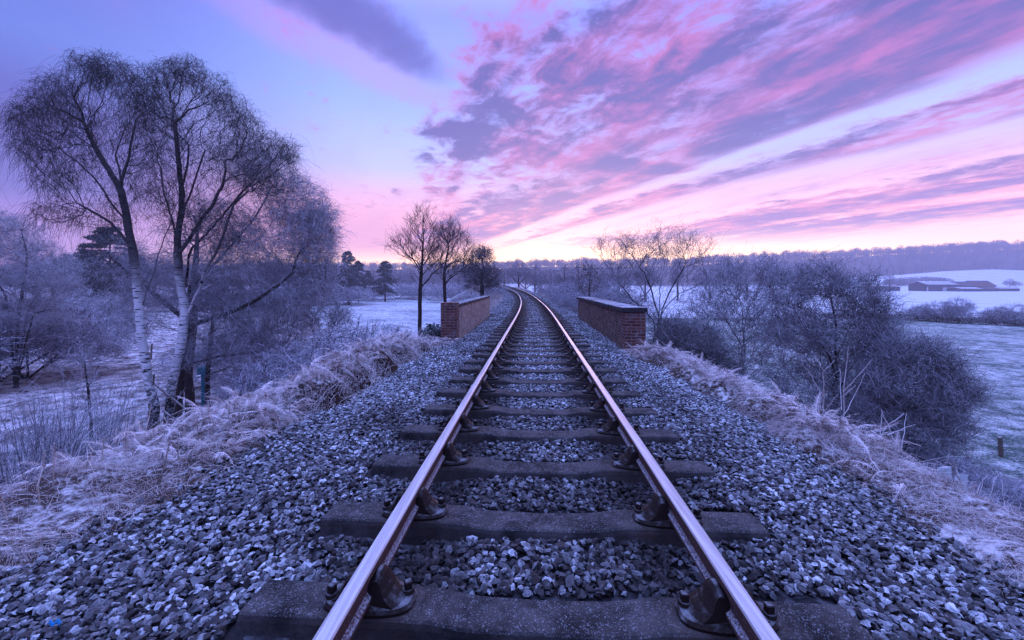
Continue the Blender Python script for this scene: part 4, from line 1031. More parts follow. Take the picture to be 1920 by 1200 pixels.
# rime-coated spikes standing out of the mounds
def spikes(geo, n, y0, y1, d0, d1, Lr):
    Y = rng.uniform(y0, y1, n); d = rng.uniform(min(d0, d1), max(d0, d1), n); X = xt(Y) + d
    k = fbm(X * 1.5, Y * 1.5, 93, 3) > -.1
    X, Y = X[k], Y[k]; n = len(X)
    az = rng.uniform(0, 2 * pi, n); el = np.clip(rng.normal(.95, .35, n), .2, 1.55)
    dv = np.stack([np.cos(az) * np.cos(el), np.sin(az) * np.cos(el), np.sin(el)], -1)
    L = rng.uniform(*Lr, n) ** 1.0 * rng.uniform(.5, 1, n)
    P = blades(geo, np.stack([X, Y, ground(X, Y)], -1), dv, L, rng.uniform(.0014, .0030, n) * np.clip(Y / 5, .6, 1.6), rng.uniform(0, .5, n), rng.uniform(.5, 1, n), rng.uniform(.9, 1.5, n), m=5)
    # short side sprays
    m_ = n * 3; i = rng.integers(0, n, m_); j = rng.integers(1, 5, m_); A = P[i, j]
    az = rng.uniform(0, 2 * pi, m_); el = rng.uniform(-.2, 1.2, m_)
    blades(geo, A, np.stack([np.cos(az) * np.cos(el), np.sin(az) * np.cos(el), np.sin(el)], -1), rng.uniform(.03, .10, m_), np.full(m_, .0013) * np.clip(Y[i] / 5, .6, 1.6), rng.uniform(0, .6, m_), np.full(m_, 1.0), np.full(m_, 1.3), m=3)
spikes(gL, 1300, 4.3, 10.5, -2.2, -3.6, (.16, .42)); spikes(gL, 350, 1.9, 4.3, -2.9, -4.2, (.08, .22))
spikes(gR, 1300, 2.2, 9.5, 2.75, 3.8, (.12, .36))
# wisps of straw and weeds caught between the stones
n = 90; sy = rng.uniform(1.6, 9, n); sd = rng.uniform(-2.4, 2.4, n); q = ~on_sleeper(xt(sy) + sd, sy); sy, sd = sy[q], sd[q]; n = len(sy); az = rng.uniform(0, 6.28, n)
blades(gL, np.stack([xt(sy) + sd, sy, bed_z(xt(sy) + sd, sy) + .015], -1), np.stack([np.cos(az), np.sin(az), np.full(n, .12)], -1), rng.uniform(.05, .16, n), np.full(n, .0014), np.full(n, .15), np.full(n, .4), rng.uniform(.3, 1, n), m=4)
for wx_, wy_ in ((-.02, 4.62), (.1, 3.42), (-.42, 5.3), (1.75, 4.4), (-1.9, 3.3), (2.1, 3.0), (.3, 7.4)):
    k = 40; az = rng.uniform(0, 6.28, k); el = rng.uniform(.1, 1.2, k); x_ = float(xt(wy_)) + wx_
    blades(gL, np.array([x_, wy_, float(bed_z(np.array([x_]), np.array([wy_]))[0])]) + rng.normal(0, .04, (k, 3)) * [1, 1, .1], np.stack([np.cos(az) * np.cos(el), np.sin(az) * np.cos(el), np.sin(el)], -1), rng.uniform(.04, .14, k), np.full(k, .0013), rng.uniform(.2, .9, k), np.full(k, .3), rng.uniform(.6, 1.4, k), m=4)
# grass tussocks along the bank
def tussocks(geo, n, y0, y1, d0, d1, nb, Lr, W):
    Y = rng.uniform(y0, y1, n); d = rng.uniform(min(d0, d1), max(d0, d1), n); X = xt(Y) + d
    for i in range(n):
        k = nb; az = rng.uniform(0, 2 * pi, k); el = np.clip(rng.normal(.95, .3, k), .2, 1.5)
        dv = np.stack([np.cos(az) * np.cos(el), np.sin(az) * np.cos(el), np.sin(el)], -1)
        rt = np.array([X[i], Y[i], gz(X[i], Y[i]) - .02]) + np.stack([np.cos(az), np.sin(az), az * 0], -1) * rng.uniform(0, .10, (k, 1))
        L = rng.uniform(*Lr, k)
        blades(geo, rt, dv, L, np.full(k, W), rng.uniform(.55, 1.2, k), np.full(k, .05), rng.uniform(.5, 1.1, k), m=5)
tussocks(gL, 60, 2.2, 9.5, -2.75, -4.0, 110, (.10, .26), .0017); tussocks(gR, 60, 2.2, 10, 2.9, 3.8, 110, (.10, .28), .0017)
# bracken fronds, browned and bent over
def frond_proto(seed, nq=18):
    r = np.random.default_rng(seed)
    V = []; T = []; pf = []
    sp = lambda t: np.array([t, 0, .30 * t - .75 * t ** 2.2])
    m = 10; P = np.array([sp(t) for t in np.linspace(0, 1, m)])
    v, q = tubes(P[None], np.linspace(.012, .003, m)[None], 3)
    for a in q: T += [[a[0], a[1], a[2]], [a[0], a[2], a[3]]]
    V += list(v); pf += [.7] * len(v)
    for k in range(nq):
        t = .22 + .76 * k / nq; c = sp(t); tl = .27 * (1 - t) ** .8 + .03
        for sgn in (1, -1):
            tip = c + np.array([tl * .45, sgn * tl * r.uniform(.5, 1.05), -tl * r.uniform(.2, 1.1)])
            b0_ = len(V); side = unit(np.cross(tip - c, [0, 0, 1.0])) * .022
            # a pinna with a notched edge: leaflets either side of its rib
            nl = 4
            for j in range(nl):
                f0, f1 = j / nl, (j + .75) / nl; A = c + (tip - c) * f0; B = c + (tip - c) * f1; wd = (1 - f0) * 1.5
                dr = np.array([0, 0, r.uniform(-.014, .008)])
                for s2 in (1, -1):
                    i0 = len(V); V += [A, B, (A + B) / 2 + side * wd * s2 + dr + (tip - c) * .06]; T.append([i0, i0 + 1, i0 + 2]); pf += [.35, .4, 1.0]
    return np.array(V), np.array(T), np.array(pf)
FRP = [frond_proto(500 + i) for i in range(5)]
def fronds(geo, n, y0, y1, d0, d1, s0, s1, cl_th=-.1):
    Y = rng.uniform(y0, y1, n); d = rng.uniform(min(d0, d1), max(d0, d1), n); X = xt(Y) + d
    k = fbm(X * 1.3 + 40, Y * 1.3, 91, 3) > cl_th
    low_ = (d > 2.95) & (Y > 2.5) & (Y < 3.95); k &= ~(low_ & (rng.random(len(d)) < .7))
    X, Y, d, low_ = X[k], Y[k], d[k], low_[k]; n = len(X)
    Z = ground(X, Y) + rng.uniform(.0, .14, n) * np.where(low_, .25, 1)
    az = rng.normal(0, 1.1, n) + np.where(d > 0, pi, 0) + rng.choice([0, 0.0, pi], n)
    M = rotz(az); tilt = rng.normal(.15, .45, n)
    ct, st_ = np.cos(tilt), np.sin(tilt); z = np.zeros(n); o = np.ones(n)
    Ry = np.stack([np.stack([ct, z, -st_], -1), np.stack([z, o, z], -1), np.stack([st_, z, ct], -1)], -2)
    roll = rng.normal(0, .6, n); cr, sr = np.cos(roll), np.sin(roll)
    Rx = np.stack([np.stack([o, z, z], -1), np.stack([z, cr, -sr], -1), np.stack([z, sr, cr], -1)], -2)
    s = rng.uniform(s0, s1, n) * np.where(low_, .6, 1)
    M = (M @ Ry @ Rx) * s[:, None, None]
    pr = rng.integers(0, len(FRP), n); fr = np.clip((Z - ground(X, Y)) / .14, 0, 1) * 1.1 + rng.uniform(.0, .9, n); rn = rng.random(n)
    pos = np.stack([X, Y, Z], -1)
    for kx, (V, T, pf) in enumerate(FRP):
        q = pr == kx
        if q.any(): bake(geo, V, T, M[q], pos[q], frost=fr[q], rnd=rn[q], pf=pf)
gFL = Geo(); gFR = Geo()
fronds(gFL, 2400, 3.4, 10.5, -2.75, -4.4, .12, .32, -.05); fronds(gFL, 260, 1.8, 3.6, -2.9, -4.3, .10, .24, .1)
fronds(gFR, 2800, 2.0, 10.5, 2.75, 4.4, .12, .32, -.12)
fronds(gFR, 1300, 2.0, 6.5, 2.9, 3.9, .12, .34, .0)
fronds(gFR, 420, 8.4, 9.5, 2.0, 3.0, .14, .32, -2); fronds(gFL, 260, 9.9, 10.9, -2.1, -3.2, .12, .28, -2)
for g_, mt, nm, lb, ct_ in ((gL, m_grass, "grass", "matted rime-white grass along the bank under the birches", "grass"), (gR, m_grass, "grass", "matted rime-white grass along the bank beside the thorn bushes", "grass"),
                       (gFL, m_fern, "undergrowth", "collapsed brown bracken fronds with frosted edges on the birch side bank", "bracken"), (gFR, m_fern, "undergrowth", "collapsed brown bracken fronds with frosted edges on the thorn side bank", "bracken")):
    o = g_.build(nm, mt); tag(o, lb, ct_, kind="stuff")

# pasture and slope tufts
gM = Geo()
def tufts(geo, n, fx, fy, nb, Lr, W, fl=.6, hi=(.05, 1.1)):
    X, Y = fx, fy; n = len(X)
    X = np.repeat(X, nb) + rng.normal(0, .12, n * nb); Y = np.repeat(Y, nb) + rng.normal(0, .12, n * nb)
    az = rng.uniform(0, 2 * pi, n * nb); el = np.clip(rng.normal(fl, .4, n * nb), .05, 1.5)
    dv = np.stack([np.cos(az) * np.cos(el), np.sin(az) * np.cos(el), np.sin(el)], -1)
    f = np.repeat(rng.uniform(*hi, n), nb)
    blades(geo, np.stack([X, Y, ground(X, Y) - .03], -1), dv, rng.uniform(*Lr, n * nb), np.full(n * nb, 1.0) * W * np.repeat(np.clip(np.hypot(fx, fy) / 14, .6, 4), nb), rng.uniform(.3, .9, n * nb), f * .4, f * rng.uniform(.7, 1.2, n * nb), m=3)
n = 13000; Yt = 5 + 50 * rng.random(n) ** 1.6; Xt = -(6 + rng.random(n) * (Yt * 1.35 - 2))
k = fbm(Xt * .55, Yt * .55, 95, 4) > -.05
tufts(gM, 0, Xt[k], Yt[k], 12, (.14, .42), .0055, .55)
n = 7000; Yt = 6 + 52 * rng.random(n) ** 1.4; Xt = 6.5 + rng.random(n) * (Yt * 1.4 - 4)
k = fbm(Xt * .5, Yt * .5, 96, 4) > 0.05
tufts(gM, 0, Xt[k], Yt[k], 10, (.06, .16), .0040, .6, (.5, 1.1))
n = 2600; Yt = 26 + 60 * rng.random(n); Xt = -3 - Yt * .02 - rng.random(n) * Yt * .5
k = fbm(Xt * .3, Yt * .3, 97, 3) > 0
tufts(gM, 0, Xt[k], Yt[k], 10, (.2, .5), .0045, .7, (.6, 1.1))
o = gM.build("grass", m_grass); tag(o, "frosted tufts scattered over the pastures below the embankment", "grass", kind="stuff")
# tall pale grass by the far end of the brown parapet and along the bend
gT = Geo()
def tallgrass(geo, n, fx, fy, Lr, W, fr=(.4, .9)):
    az = rng.uniform(0, 2 * pi, n); el = np.clip(rng.normal(1.15, .22, n), .4, 1.57)
    dv = np.stack([np.cos(az) * np.cos(el), np.sin(az) * np.cos(el), np.sin(el)], -1)
    blades(geo, np.stack([fx, fy, ground(fx, fy) - .03], -1), dv, rng.uniform(*Lr, n), np.full(n, W), rng.uniform(.05, .35, n), np.full(n, .25), rng.uniform(*fr, n), m=4)
n = 3200; fy = rng.uniform(21.6, 46, n); fx = xt(fy) - rng.uniform(2.9, 5.4, n); q = fbm(fx * .6, fy * .6, 101, 2) > -.15
tallgrass(gT, q.sum(), fx[q], fy[q], (.5, 1.15), .008, (.25, .6))
n = 4200; fy = rng.uniform(21, 60, n); fx = xt(fy) + rng.uniform(2.9, 5.5, n); q = fbm(fx * .6, fy * .6, 103, 2) > -.1
tallgrass(gT, q.sum(), fx[q], fy[q], (.3, .7), .007, (.7, 1.1))
n = 2600; fy = rng.uniform(46, 100, n); fx = xt(fy) - rng.uniform(2.8, 6, n)
tallgrass(gT, n, fx, fy, (.5, 1.1), .014, (.4, .8))
o = gT.build("grass", m_grass); tag(o, "tall pale grass lining the track past the brick parapets", "grass", kind="stuff")

# upright dry stalks on the birch side bank: each one a thing
def stalk_mesh(L, seed):
    r = np.random.default_rng(seed); P = np.array([[0, 0, -.05], [0, 0, L * .33], [0, 0, L * .66], [0, 0, L]]) + np.concatenate([np.zeros((1, 3)), r.normal(size=(3, 3)) * [.012, .012, 0]])
    V, T, Q = tube1(P, [.0050, .0048, .0044, .0040], 6)
    g = Geo(); g.add(V, T, Q, frost=np.interp(V[:, 2], [0, L], [.25, .7]), rnd=r.random())
    for k in range(r.integers(0, 2)):
        h = L * r.uniform(.4, .9); a = r.uniform(0, 6.3)
        V, T, Q = tube1(np.array([[0, 0, h], [cos(a) * .03, sin(a) * .03, h + .05], [cos(a) * .05, sin(a) * .05, h + .10]]), [.0026, .002, .0014], 4); g.add(V, T, Q, frost=.8, rnd=.5)
    return g.mesh("dry_stalk", m_stalk)
SM = [stalk_mesh(l, 600 + i) for i, l in enumerate((.16, .20, .24, .28, .33))]
stp = [(165, 865, 3.2), (192, 888, 3.4), (216, 885, 3.7), (235, 900, 3.6), (275, 880, 3.9), (283, 860, 4.0), (318, 855, 4.1), (372, 880, 3.9), (385, 850, 4.2), (397, 880, 4.0), (428, 862, 4.3), (335, 905, 3.5), (306, 935, 3.3), (100, 930, 2.9), (75, 945, 2.75), (290, 905, 3.5), (345, 885, 3.8), (440, 835, 4.6), (455, 825, 4.9), (12, 960, 2.6), (488, 800, 5.2), (300, 850, 4.2)]
for i, (px, py, Y) in enumerate(stp):
    x = (px - 960) / F * Y
    o = link("dry_stalk", SM[i % 5]); o.location = (x, Y, gz(x, Y) + .02); o.rotation_euler = (rng.normal(0, .08), rng.normal(0, .08), rng.uniform(0, 6))
    tag(o, "short straight dry stalk standing up out of the frosted birch-side bank", "stalk", "dry stalks on the bank below the birches")

# tall branching dead stems standing in the bracken
def dead_plant(label, px, Y, spec, seed):
    b = np.array([(px - 960) / F * Y, Y, gz((px - 960) / F * Y, Y) - .03])
    root = thing("dead_plant", label, "dead plant", tuple(b))
    g = Geo(); gs = Geo()
    for pts, r0 in spec:
        P = np.array([at(x, y, Y + dy) for x, y, dy in pts]) - b
        if pts[0] == spec[0][0][0]: P[0] = 0
        t = np.linspace(0, len(P) - 1, len(P) * 4); Q_ = np.stack([np.interp(t, range(len(P)), P[:, i]) for i in range(3)], -1); Q_ = wig(Q_, .004, seed + len(pts))
        V, T, Q = tube1(Q_, np.linspace(r0, r0 * .5, len(Q_)), 6)
        (g if r0 > .0045 else gs).add(V, T, Q, frost=.9, rnd=.5)
    g.build("stem", m_stalk, root)
    if gs.n: gs.build("side_branch", m_stalk, root)
dead_plant("tall forked dead stem, white with rime, second from the open field", 1545, 5.1, [([(1545, 790, 0), (1544, 740, 0), (1543, 696, 0)], .008), ([(1543, 696, 0), (1527, 664, .05)], .005), ([(1543, 696, 0), (1565, 676, -.05)], .005), ([(1544, 745, 0), (1520, 705, .1), (1504, 682, .15)], .0055), ([(1545, 770, 0), (1570, 740, -.1)], .004)], 1)
dead_plant("tallest straight dead stem with slanting side shoots, leaning over the dark thorn", 1580, 4.9, [([(1575, 800, 0), (1583, 725, 0), (1591, 650, 0)], .0075), ([(1581, 735, 0), (1610, 705, -.1), (1634, 676, -.15)], .0055), ([(1580, 745, 0), (1604, 722, 0)], .004), ([(1576, 790, 0), (1600, 748, .1), (1622, 700, .1)], .0045), ([(1578, 770, 0), (1575, 692, .2)], .004)], 2)
dead_plant("leaning dead stem with seed heads near the pale concrete posts", 1700, 4.0, [([(1712, 880, 0), (1680, 830, 0), (1634, 790, 0)], .006), ([(1690, 840, 0), (1700, 775, .1)], .004), ([(1675, 824, 0), (1652, 768, .1)], .0045), ([(1665, 815, 0), (1716, 796, 0)], .004)], 3)
dead_plant("thin dead stems splaying from the frosted tangle at the bank's crest", 1640, 4.4, [([(1640, 850, 0), (1660, 800, 0), (1695, 775, 0)], .0055), ([(1650, 825, 0), (1654, 770, .1)], .004), ([(1655, 812, 0), (1698, 806, 0)], .004), ([(1640, 840, 0), (1620, 790, .1)], .004)], 4)
dead_plant("single bent dead stem rising just before the right parapet's end", 1270, 7.6, [([(1272, 670, 0), (1255, 635, 0), (1240, 615, 0)], .006), ([(1272, 665, 0), (1240, 640, 0), (1224, 628, 0)], .0045)], 5)
dead_plant("slim frosted seed stalk beside the two pale concrete posts", 1800, 3.55, [([(1850, 990, 0), (1815, 930, 0), (1782, 870, 0)], .0055), ([(1838, 970, 0), (1845, 925, 0)], .004), ([(1800, 900, 0), (1790, 865, .02)], .0045), ([(1825, 945, 0), (1840, 905, .1)], .0035)], 6)
# ------------------------------------------------------------------ brick parapets of the bridge
def brick_mat(name, ca, cb, mortar, frost_amt=0.0, dirt=0.5):
    m, nt, b = mat(name)
    uv = nt.new('ShaderNodeUVMap').outputs[0]
    br = nt.new('ShaderNodeTexBrick', {'Vector': uv, 'Color1': ca, 'Color2': cb, 'Mortar': mortar, 'Scale': 1.0, 'Mortar Size': 0.011, 'Mortar Smooth': 0.2, 'Bias': 0.0, 'Brick Width': 0.225, 'Row Height': 0.075}, offset=0.5)
    co = nt.new('ShaderNodeTexCoord').outputs['Object']
    n1 = nt.noise(co, 1.6, 5, 0.65); n2 = nt.noise(co, 30, 4, 0.6); n3 = nt.noise(co, 5.5, 3, 0.6)
    c = nt.mix(nt.m('MULTIPLY', nt.mr(n1, 0.42, 0.72), dirt), br.outputs['Color'], (0.035, 0.03, 0.03, 1))
    c = nt.mix(nt.m('MULTIPLY', n2, 0.35), c, (0.02, 0.016, 0.016, 1))
    c = nt.mix(nt.m('MULTIPLY', nt.mr(n3, 0.62, 0.75), .55), c, (0.42, 0.30, 0.26, 1))
    c = nt.mix(nt.m('MULTIPLY', nt.mr(nt.m('ADD', n3, nt.m('MULTIPLY', n2, .5)), 0.72, 0.95), frost_amt), c, FROST)
    nt.set(b.inputs['Base Color'], c); b.inputs['Roughness'].default_value = 0.9
    h = nt.m('ADD', nt.m('MULTIPLY', br.outputs['Fac'], -1.0), nt.m('MULTIPLY', n2, 0.5))
    nt.set(b.inputs['Normal'], nt.new('ShaderNodeBump', {'Height': h, 'Strength': 0.8, 'Distance': 0.012}).outputs[0])
    return m
m_br_tan = brick_mat("weathered_tan_brick", (0.34, 0.19, 0.135, 1), (0.58, 0.42, 0.32, 1), (0.50, 0.44, 0.42, 1), .35, .35)
m_br_red = brick_mat("dark_red_brick", (0.13, 0.042, 0.034, 1), (0.27, 0.092, 0.068, 1), (0.26, 0.21, 0.21, 1), .12, .35)
m_br_brn = brick_mat("sooty_brown_brick", (0.10, 0.045, 0.034, 1), (0.25, 0.12, 0.088, 1), (0.22, 0.18, 0.17, 1), .12, .45)
m_cope = frosted("blue_brick_coping", (0.035, 0.032, 0.04, 1), (0.085, 0.075, 0.085, 1), scale=7, lo=0.55, hi=1.25, amount=.65, use_attr=False, noise_amp=.75, bump=.4)
def boxuv(bm, f_uv, sx_, sy_, sz_, M):
    pass
def block(geo_list, L0, L1, T0, T1, Z0, Z1, seg=1):
    """axis box in local wall space: length along y, thickness along x"""
    geo_list.append((L0, L1, T0, T1, Z0, Z1))
def wall_part(name, boxes, material, parent, bev=0.0, wob=0.0):
    bm = bmesh.new(); uvl = bm.loops.layers.uv.new("UVMap")
    for (L0, L1, T0, T1, Z0, Z1) in boxes:
        r = bmesh.ops.create_cube(bm, size=1.0)
        bmesh.ops.scale(bm, vec=(T1 - T0, L1 - L0, Z1 - Z0), verts=r['verts'])
        bmesh.ops.translate(bm, verts=r['verts'], vec=((T0 + T1) / 2, (L0 + L1) / 2, (Z0 + Z1) / 2))
        if wob:
            dx_, dz_ = rng.normal(0, wob), rng.normal(0, wob); bmesh.ops.translate(bm, verts=r['verts'], vec=(dx_, 0, dz_))
    if bev: bmesh.ops.bevel(bm, geom=bm.edges[:], offset=bev, segments=2, affect='EDGES')
    bm.normal_update()
    for f in bm.faces:
        n = f.normal
        for l in f.loops:
            p = l.vert.co
            if abs(n.x) > .7: l[uvl].uv = (p.y, p.z)
            elif abs(n.y) > .7: l[uvl].uv = (p.x + .06, p.z)
            else: l[uvl].uv = (p.y, p.x)
    me = bpy.data.meshes.new(name); bm.to_mesh(me); bm.free(); me.materials.append(material)
    return link(name, me, parent)
# left: plain brown wall with a red brick end
lp0 = np.array([-1.52, 11.0]); lp1 = np.array([-1.17, 21.3])
ang = -math.atan2(lp1[0] - lp0[0], lp1[1] - lp0[1]); LL = float(np.linalg.norm(lp1 - lp0))
W1 = thing("parapet_wall", "pale brown brick parapet with a dark red brick end, on the birch side of the track", "parapet", (lp0[0], lp0[1], 0), ang)
wall_part("brick_wall", [(.47, LL, -.335, 0, -4.2, .60 + .0)], m_br_tan, W1)
wall_part("end_pier", [(0, .46, -.42, .015, -2.5, .735)], m_br_red, W1, .006)
wall_part("coping", [(.465 + i * .457, min(.465 + i * .457 + .45, LL), -.355, .02, .602, .69) for i in range(int((LL - .465) / .457) + 1)], m_cope, W1, .008, .004)
# right: dark wall with overhanging blue brick coping
rp0 = np.array([2.66, 9.6]); rp1 = np.array([3.24, 20.0])
ang = -math.atan2(rp1[0] - rp0[0], rp1[1] - rp0[1]); LR = float(np.linalg.norm(rp1 - rp0))
W2 = thing("parapet_wall", "sooty brown brick parapet under a dark overhanging coping, on the thorn bush side", "parapet", (rp0[0], rp0[1], 0), ang)
wall_part("brick_wall", [(.462, LR, 0.02, .44, -4.2, .555)], m_br_brn, W2)
wall_part("end_pier", [(0, .46, 0, .50, -2.5, .557)], m_br_red, W2, .006)
cb = []; yq = -.03
while yq < LR + .05:
    ln = .462 if yq > 0 else .49
    cb.append((yq, min(yq + ln - .008, LR + .05), -.05, .545, .56, .675)); yq += ln
wall_part("coping", cb, m_cope, W2, .012, .005)

# ------------------------------------------------------------------ fences, posts and odds and ends
m_post = frosted("weathered_post_wood", (0.085, 0.060, 0.045, 1), (0.19, 0.145, 0.115, 1), scale=14, lo=.2, hi=1.2, amount=.6, use_attr=False, noise_amp=.8, bump=.4)
m_wire, n_, b_ = mat("galvanised_wire"); b_.inputs['Base Color'].default_value = (.42, .40, .44, 1); b_.inputs['Roughness'].default_value = .6
m_cpost = frosted("pale_concrete_post", (0.60, 0.69, 0.74, 1), (0.72, 0.80, 0.84, 1), scale=14, lo=.3, hi=1.2, amount=.4, use_attr=False, noise_amp=.6, bump=.2)
m_teal, n_, b_ = mat("teal_paint"); b_.inputs['Base Color'].default_value = (.03, .16, .21, 1); b_.inputs['Roughness'].default_value = .6
def post_geo(h, r, square=False, chamfer=True):
    bm = bmesh.new()
    if square:
        q = bmesh.ops.create_cube(bm, size=1.0); bmesh.ops.scale(bm, vec=(r * 2, r * 2, h + .4), verts=q['verts']); bmesh.ops.translate(bm, verts=q['verts'], vec=(0, 0, h / 2 - .2))
        for v in bm.verts:
            if v.co.z > h / 2 and v.co.y > 0 and chamfer: v.co.z -= r * .9
        bmesh.ops.bevel(bm, geom=bm.edges[:], offset=r * .16, segments=2, affect='EDGES')
    else:
        q = bmesh.ops.create_cone(bm, cap_ends=True, segments=12, radius1=r * 1.05, radius2=r * .95, depth=h + .4); bmesh.ops.translate(bm, verts=q['verts'], vec=(0, 0, h / 2 - .2))
        for v in bm.verts:
            if v.co.z > h / 2: v.co.z += .03 * (1 if v.co.x > 0 else -.6)
    g = Geo(); g.bm(bm); return g
def fence(label, pts, h, r, square=False, wires=(.35, .6, .85)):
    P = []
    for x, y in pts: P.append((x, y, gz(x, y)))
    root = thing("wire_fence", label, "fence", P[0])
    for p in P:
        o = post_geo(h, r, square).build("post", m_post, root); o.location = (p[0] - P[0][0], p[1] - P[0][1], p[2] - P[0][2]); o.rotation_euler = (rng.normal(0, .04), rng.normal(0, .04), rng.uniform(0, 1))
    for wz in wires:
        A = np.array(P) - np.array(P[0]) + np.array([0, 0, h * wz])
        t = np.linspace(0, len(A) - 1, (len(A) - 1) * 6 + 1); Q_ = np.stack([np.interp(t, range(len(A)), A[:, i]) for i in range(3)], -1)
        Q_[:, 2] -= .03 * np.sin((t % 1) * pi)
        V, T, Q = tube1(Q_, .0035, 5); g = Geo(); g.add(V, T, Q); g.build("wire", m_wire, root)
    return root
fpts = [(-24.5, 27.5), (-21.4, 23.8), (-18.4, 20.6), (-15.8, 17.8), (-13.6, 15.4), (-11.9, 13.3), (-10.6, 11.6)]
fence("sagging wire fence on wooden posts crossing the pasture to the foot of the birches", fpts, 1.1, .055)
def single_post(label, px, Y, h, r, matl, square=False, name="fence_post", cat="post", group=None, dz=0.0, top=None):
    x = (px - 960) / F * Y
    if top: h = CAMZ - (top - HZ) / F * Y - gz(x, Y)
    o = post_geo(h, r, square).build(name, matl); o.location = (x, Y, gz(x, Y) + dz); o.rotation_euler = (rng.normal(0, .03), rng.normal(0, .03), rng.uniform(-.3, .3)); tag(o, label, cat, group); return o
single_post("dark round fence post alone at the foot of the bank before the white birches", 238, 9.2, 1.1, .055, m_post)
single_post("stout fence post at the edge of the bank just right of the white birches", 349, 11.3, 1.15, .09, m_post)
single_post("short weathered post standing by itself at the edge of the open field", 1877, 11.3, .55, .05, m_post)
single_post("taller of two pale concrete posts in the frosted bracken", 1773, 4.1, .9, .036, m_cpost, True, "concrete_post", group="pale concrete posts", top=872)
single_post("shorter of two pale concrete posts in the frosted bracken", 1799, 4.3, .85, .035, m_cpost, True, "concrete_post", group="pale concrete posts", top=886)
# wooden rails by the birches
def bar(name, a, b_2, r, parent, matl):
    g = Geo(); V, T, Q = tube1(np.array([a, (np.array(a) + np.array(b_2)) / 2, b_2]), r, 6); g.add(V, T, Q); return g.build(name, matl, parent)
rb = foot(300, 11.5); rl = thing("rail_fence", "broken post and rail fence leaning behind the white birch trunks", "fence", tuple(rb))
for (a, b_2) in (((292, 722), (352, 770)), ((300, 790), (352, 765)), ((305, 770), (350, 800))):
    bar("rail", at(a[0], a[1], 11.5) - rb, at(b_2[0], b_2[1], 11.5) - rb, .03, rl, m_post)
o = post_geo(1.2, .08).build("post", m_post, rl); o.location = (-.1, .05, 0)
o = post_geo(1.0, .07).build("post", m_post, rl); o.location = (.75, .1, 0)
# teal marker post with a cap, seen between the trunks
mb = foot(381, 17); tp = thing("marker_post", "teal painted marker post standing between the dark tree trunks", "marker post", tuple(mb))
hh = at(381, 688, 17)[2] - mb[2]
o = post_geo(hh, .055, True, False).build("post", m_teal, tp)
bm = bmesh.new(); q = bmesh.ops.create_cube(bm, size=1.0); bmesh.ops.scale(bm, vec=(.38, .06, .30), verts=q['verts']); bmesh.ops.translate(bm, verts=q['verts'], vec=(.03, -.09, hh - .16)); bmesh.ops.bevel(bm, geom=bm.edges[:], offset=.01, segments=1, affect='EDGES')
g = Geo(); g.bm(bm); g.build("plate", m_teal, tp)
# scrap of blue plastic
m_blue, n_, b_ = mat("blue_plastic"); b_.inputs['Base Color'].default_value = (.04, .33, .70, 1); b_.inputs['Roughness'].default_value = .4
bm = bmesh.new(); q = bmesh.ops.create_grid(bm, x_segments=6, y_segments=3, size=.5)
for v in bm.verts: v.co = (v.co.x * .036, v.co.y * .016, .010 * sin(v.co.x * 9) + .006 * cos(v.co.y * 7))
bmesh.ops.solidify(bm, geom=bm.faces[:], thickness=.003)
g = Geo(); g.bm(bm); o = g.build("plastic_scrap", m_blue); p = at(104, 1187, 1.74); o.location = (p[0], 1.74, float(bed_z(np.array([p[0]]), np.array([1.74]))[0]) + .045); o.rotation_euler = (.15, .1, .35)
tag(o, "scrap of bright blue plastic lying on the ballast by the frosted bank", "litter")
# ------------------------------------------------------------------ prototypes of farther trees (built once, then copied)
def crown_pts(ells, n, seed):
    """clumps in metres: (x, y, z, rx, ry, rz, weight)"""
    r = np.random.default_rng(seed); out = []; ws = sum(e_[6] for e_ in ells)
    for e_ in ells:
        k = max(5, int(n * e_[6] / ws)); d = unit(r.normal(size=(k, 3))) * r.uniform(.03, 1, (k, 1)) ** (1 / 3)
        out.append(np.array(e_[:3]) + d * np.array(e_[3:6]))
    return np.concatenate(out)
m_fartwig = frosted("frosted_far_twigs", (0.03, 0.022, 0.026, 1), (0.075, 0.055, 0.062, 1), scale=2, lo=-0.9, hi=0.5, amount=1.0, noise_amp=.4, frost=(0.62, 0.60, 0.72, 1))
m_brownleaf = frosted("withered_leaves", (0.08, 0.03, 0.02, 1), (0.16, 0.065, 0.045, 1), scale=9, lo=-.2, hi=1.0, amount=.5)
PROT = {}; FIRST = {}
def proto(key, trunks, ells, n, tr_r, seed, **kw):
    a = dict(bf=.5, wang=.7, seed=seed, n_tw=5, tw_len=(.4, 1.0), sag=.05, up=.2, spread=1.0, sub=1, tw_r=.010, r_tip=.010, split=.05, rmax_tw=.035, wamp=.03, fr_lo=.3, fr_hi=.6, twig=m_fartwig)
    a.update(kw)
    PROT[key] = make_tree(kw.pop('nm', "bare_tree"), "-", "tree", (0, 0, 0), trunks, crown_pts(ells, n, seed), tr_r, **{k: v for k, v in a.items() if k != 'nm'})
def put(key, px, Y, top, label, group, base_h, rz=None, wide=1.0, cat=None, name=None, X=None):
    """set a copy of a prototype at picture column px, distance Y, its top reaching picture row top"""
    x = (px - 960) / F * Y if X is None else X
    zg = gz(x, Y) - .1; h = CAMZ - (top - HZ) / F * Y - zg; s = max(.15, h / base_h)
    rz = float(rng.uniform(0, 6.28)) if rz is None else rz
    sc_ = (s * wide, s * wide, s)
    if key not in FIRST:
        r = PROT[key]; FIRST[key] = r; r.location = (x, Y, zg); r.rotation_euler = (0, 0, rz); r.scale = sc_; r["label"] = label; r["group"] = group
    else:
        r = dup(PROT[key], (x, Y, zg), rz, sc_, label, group)
    if cat: r["category"] = cat
    if name: r.name = name
    return r
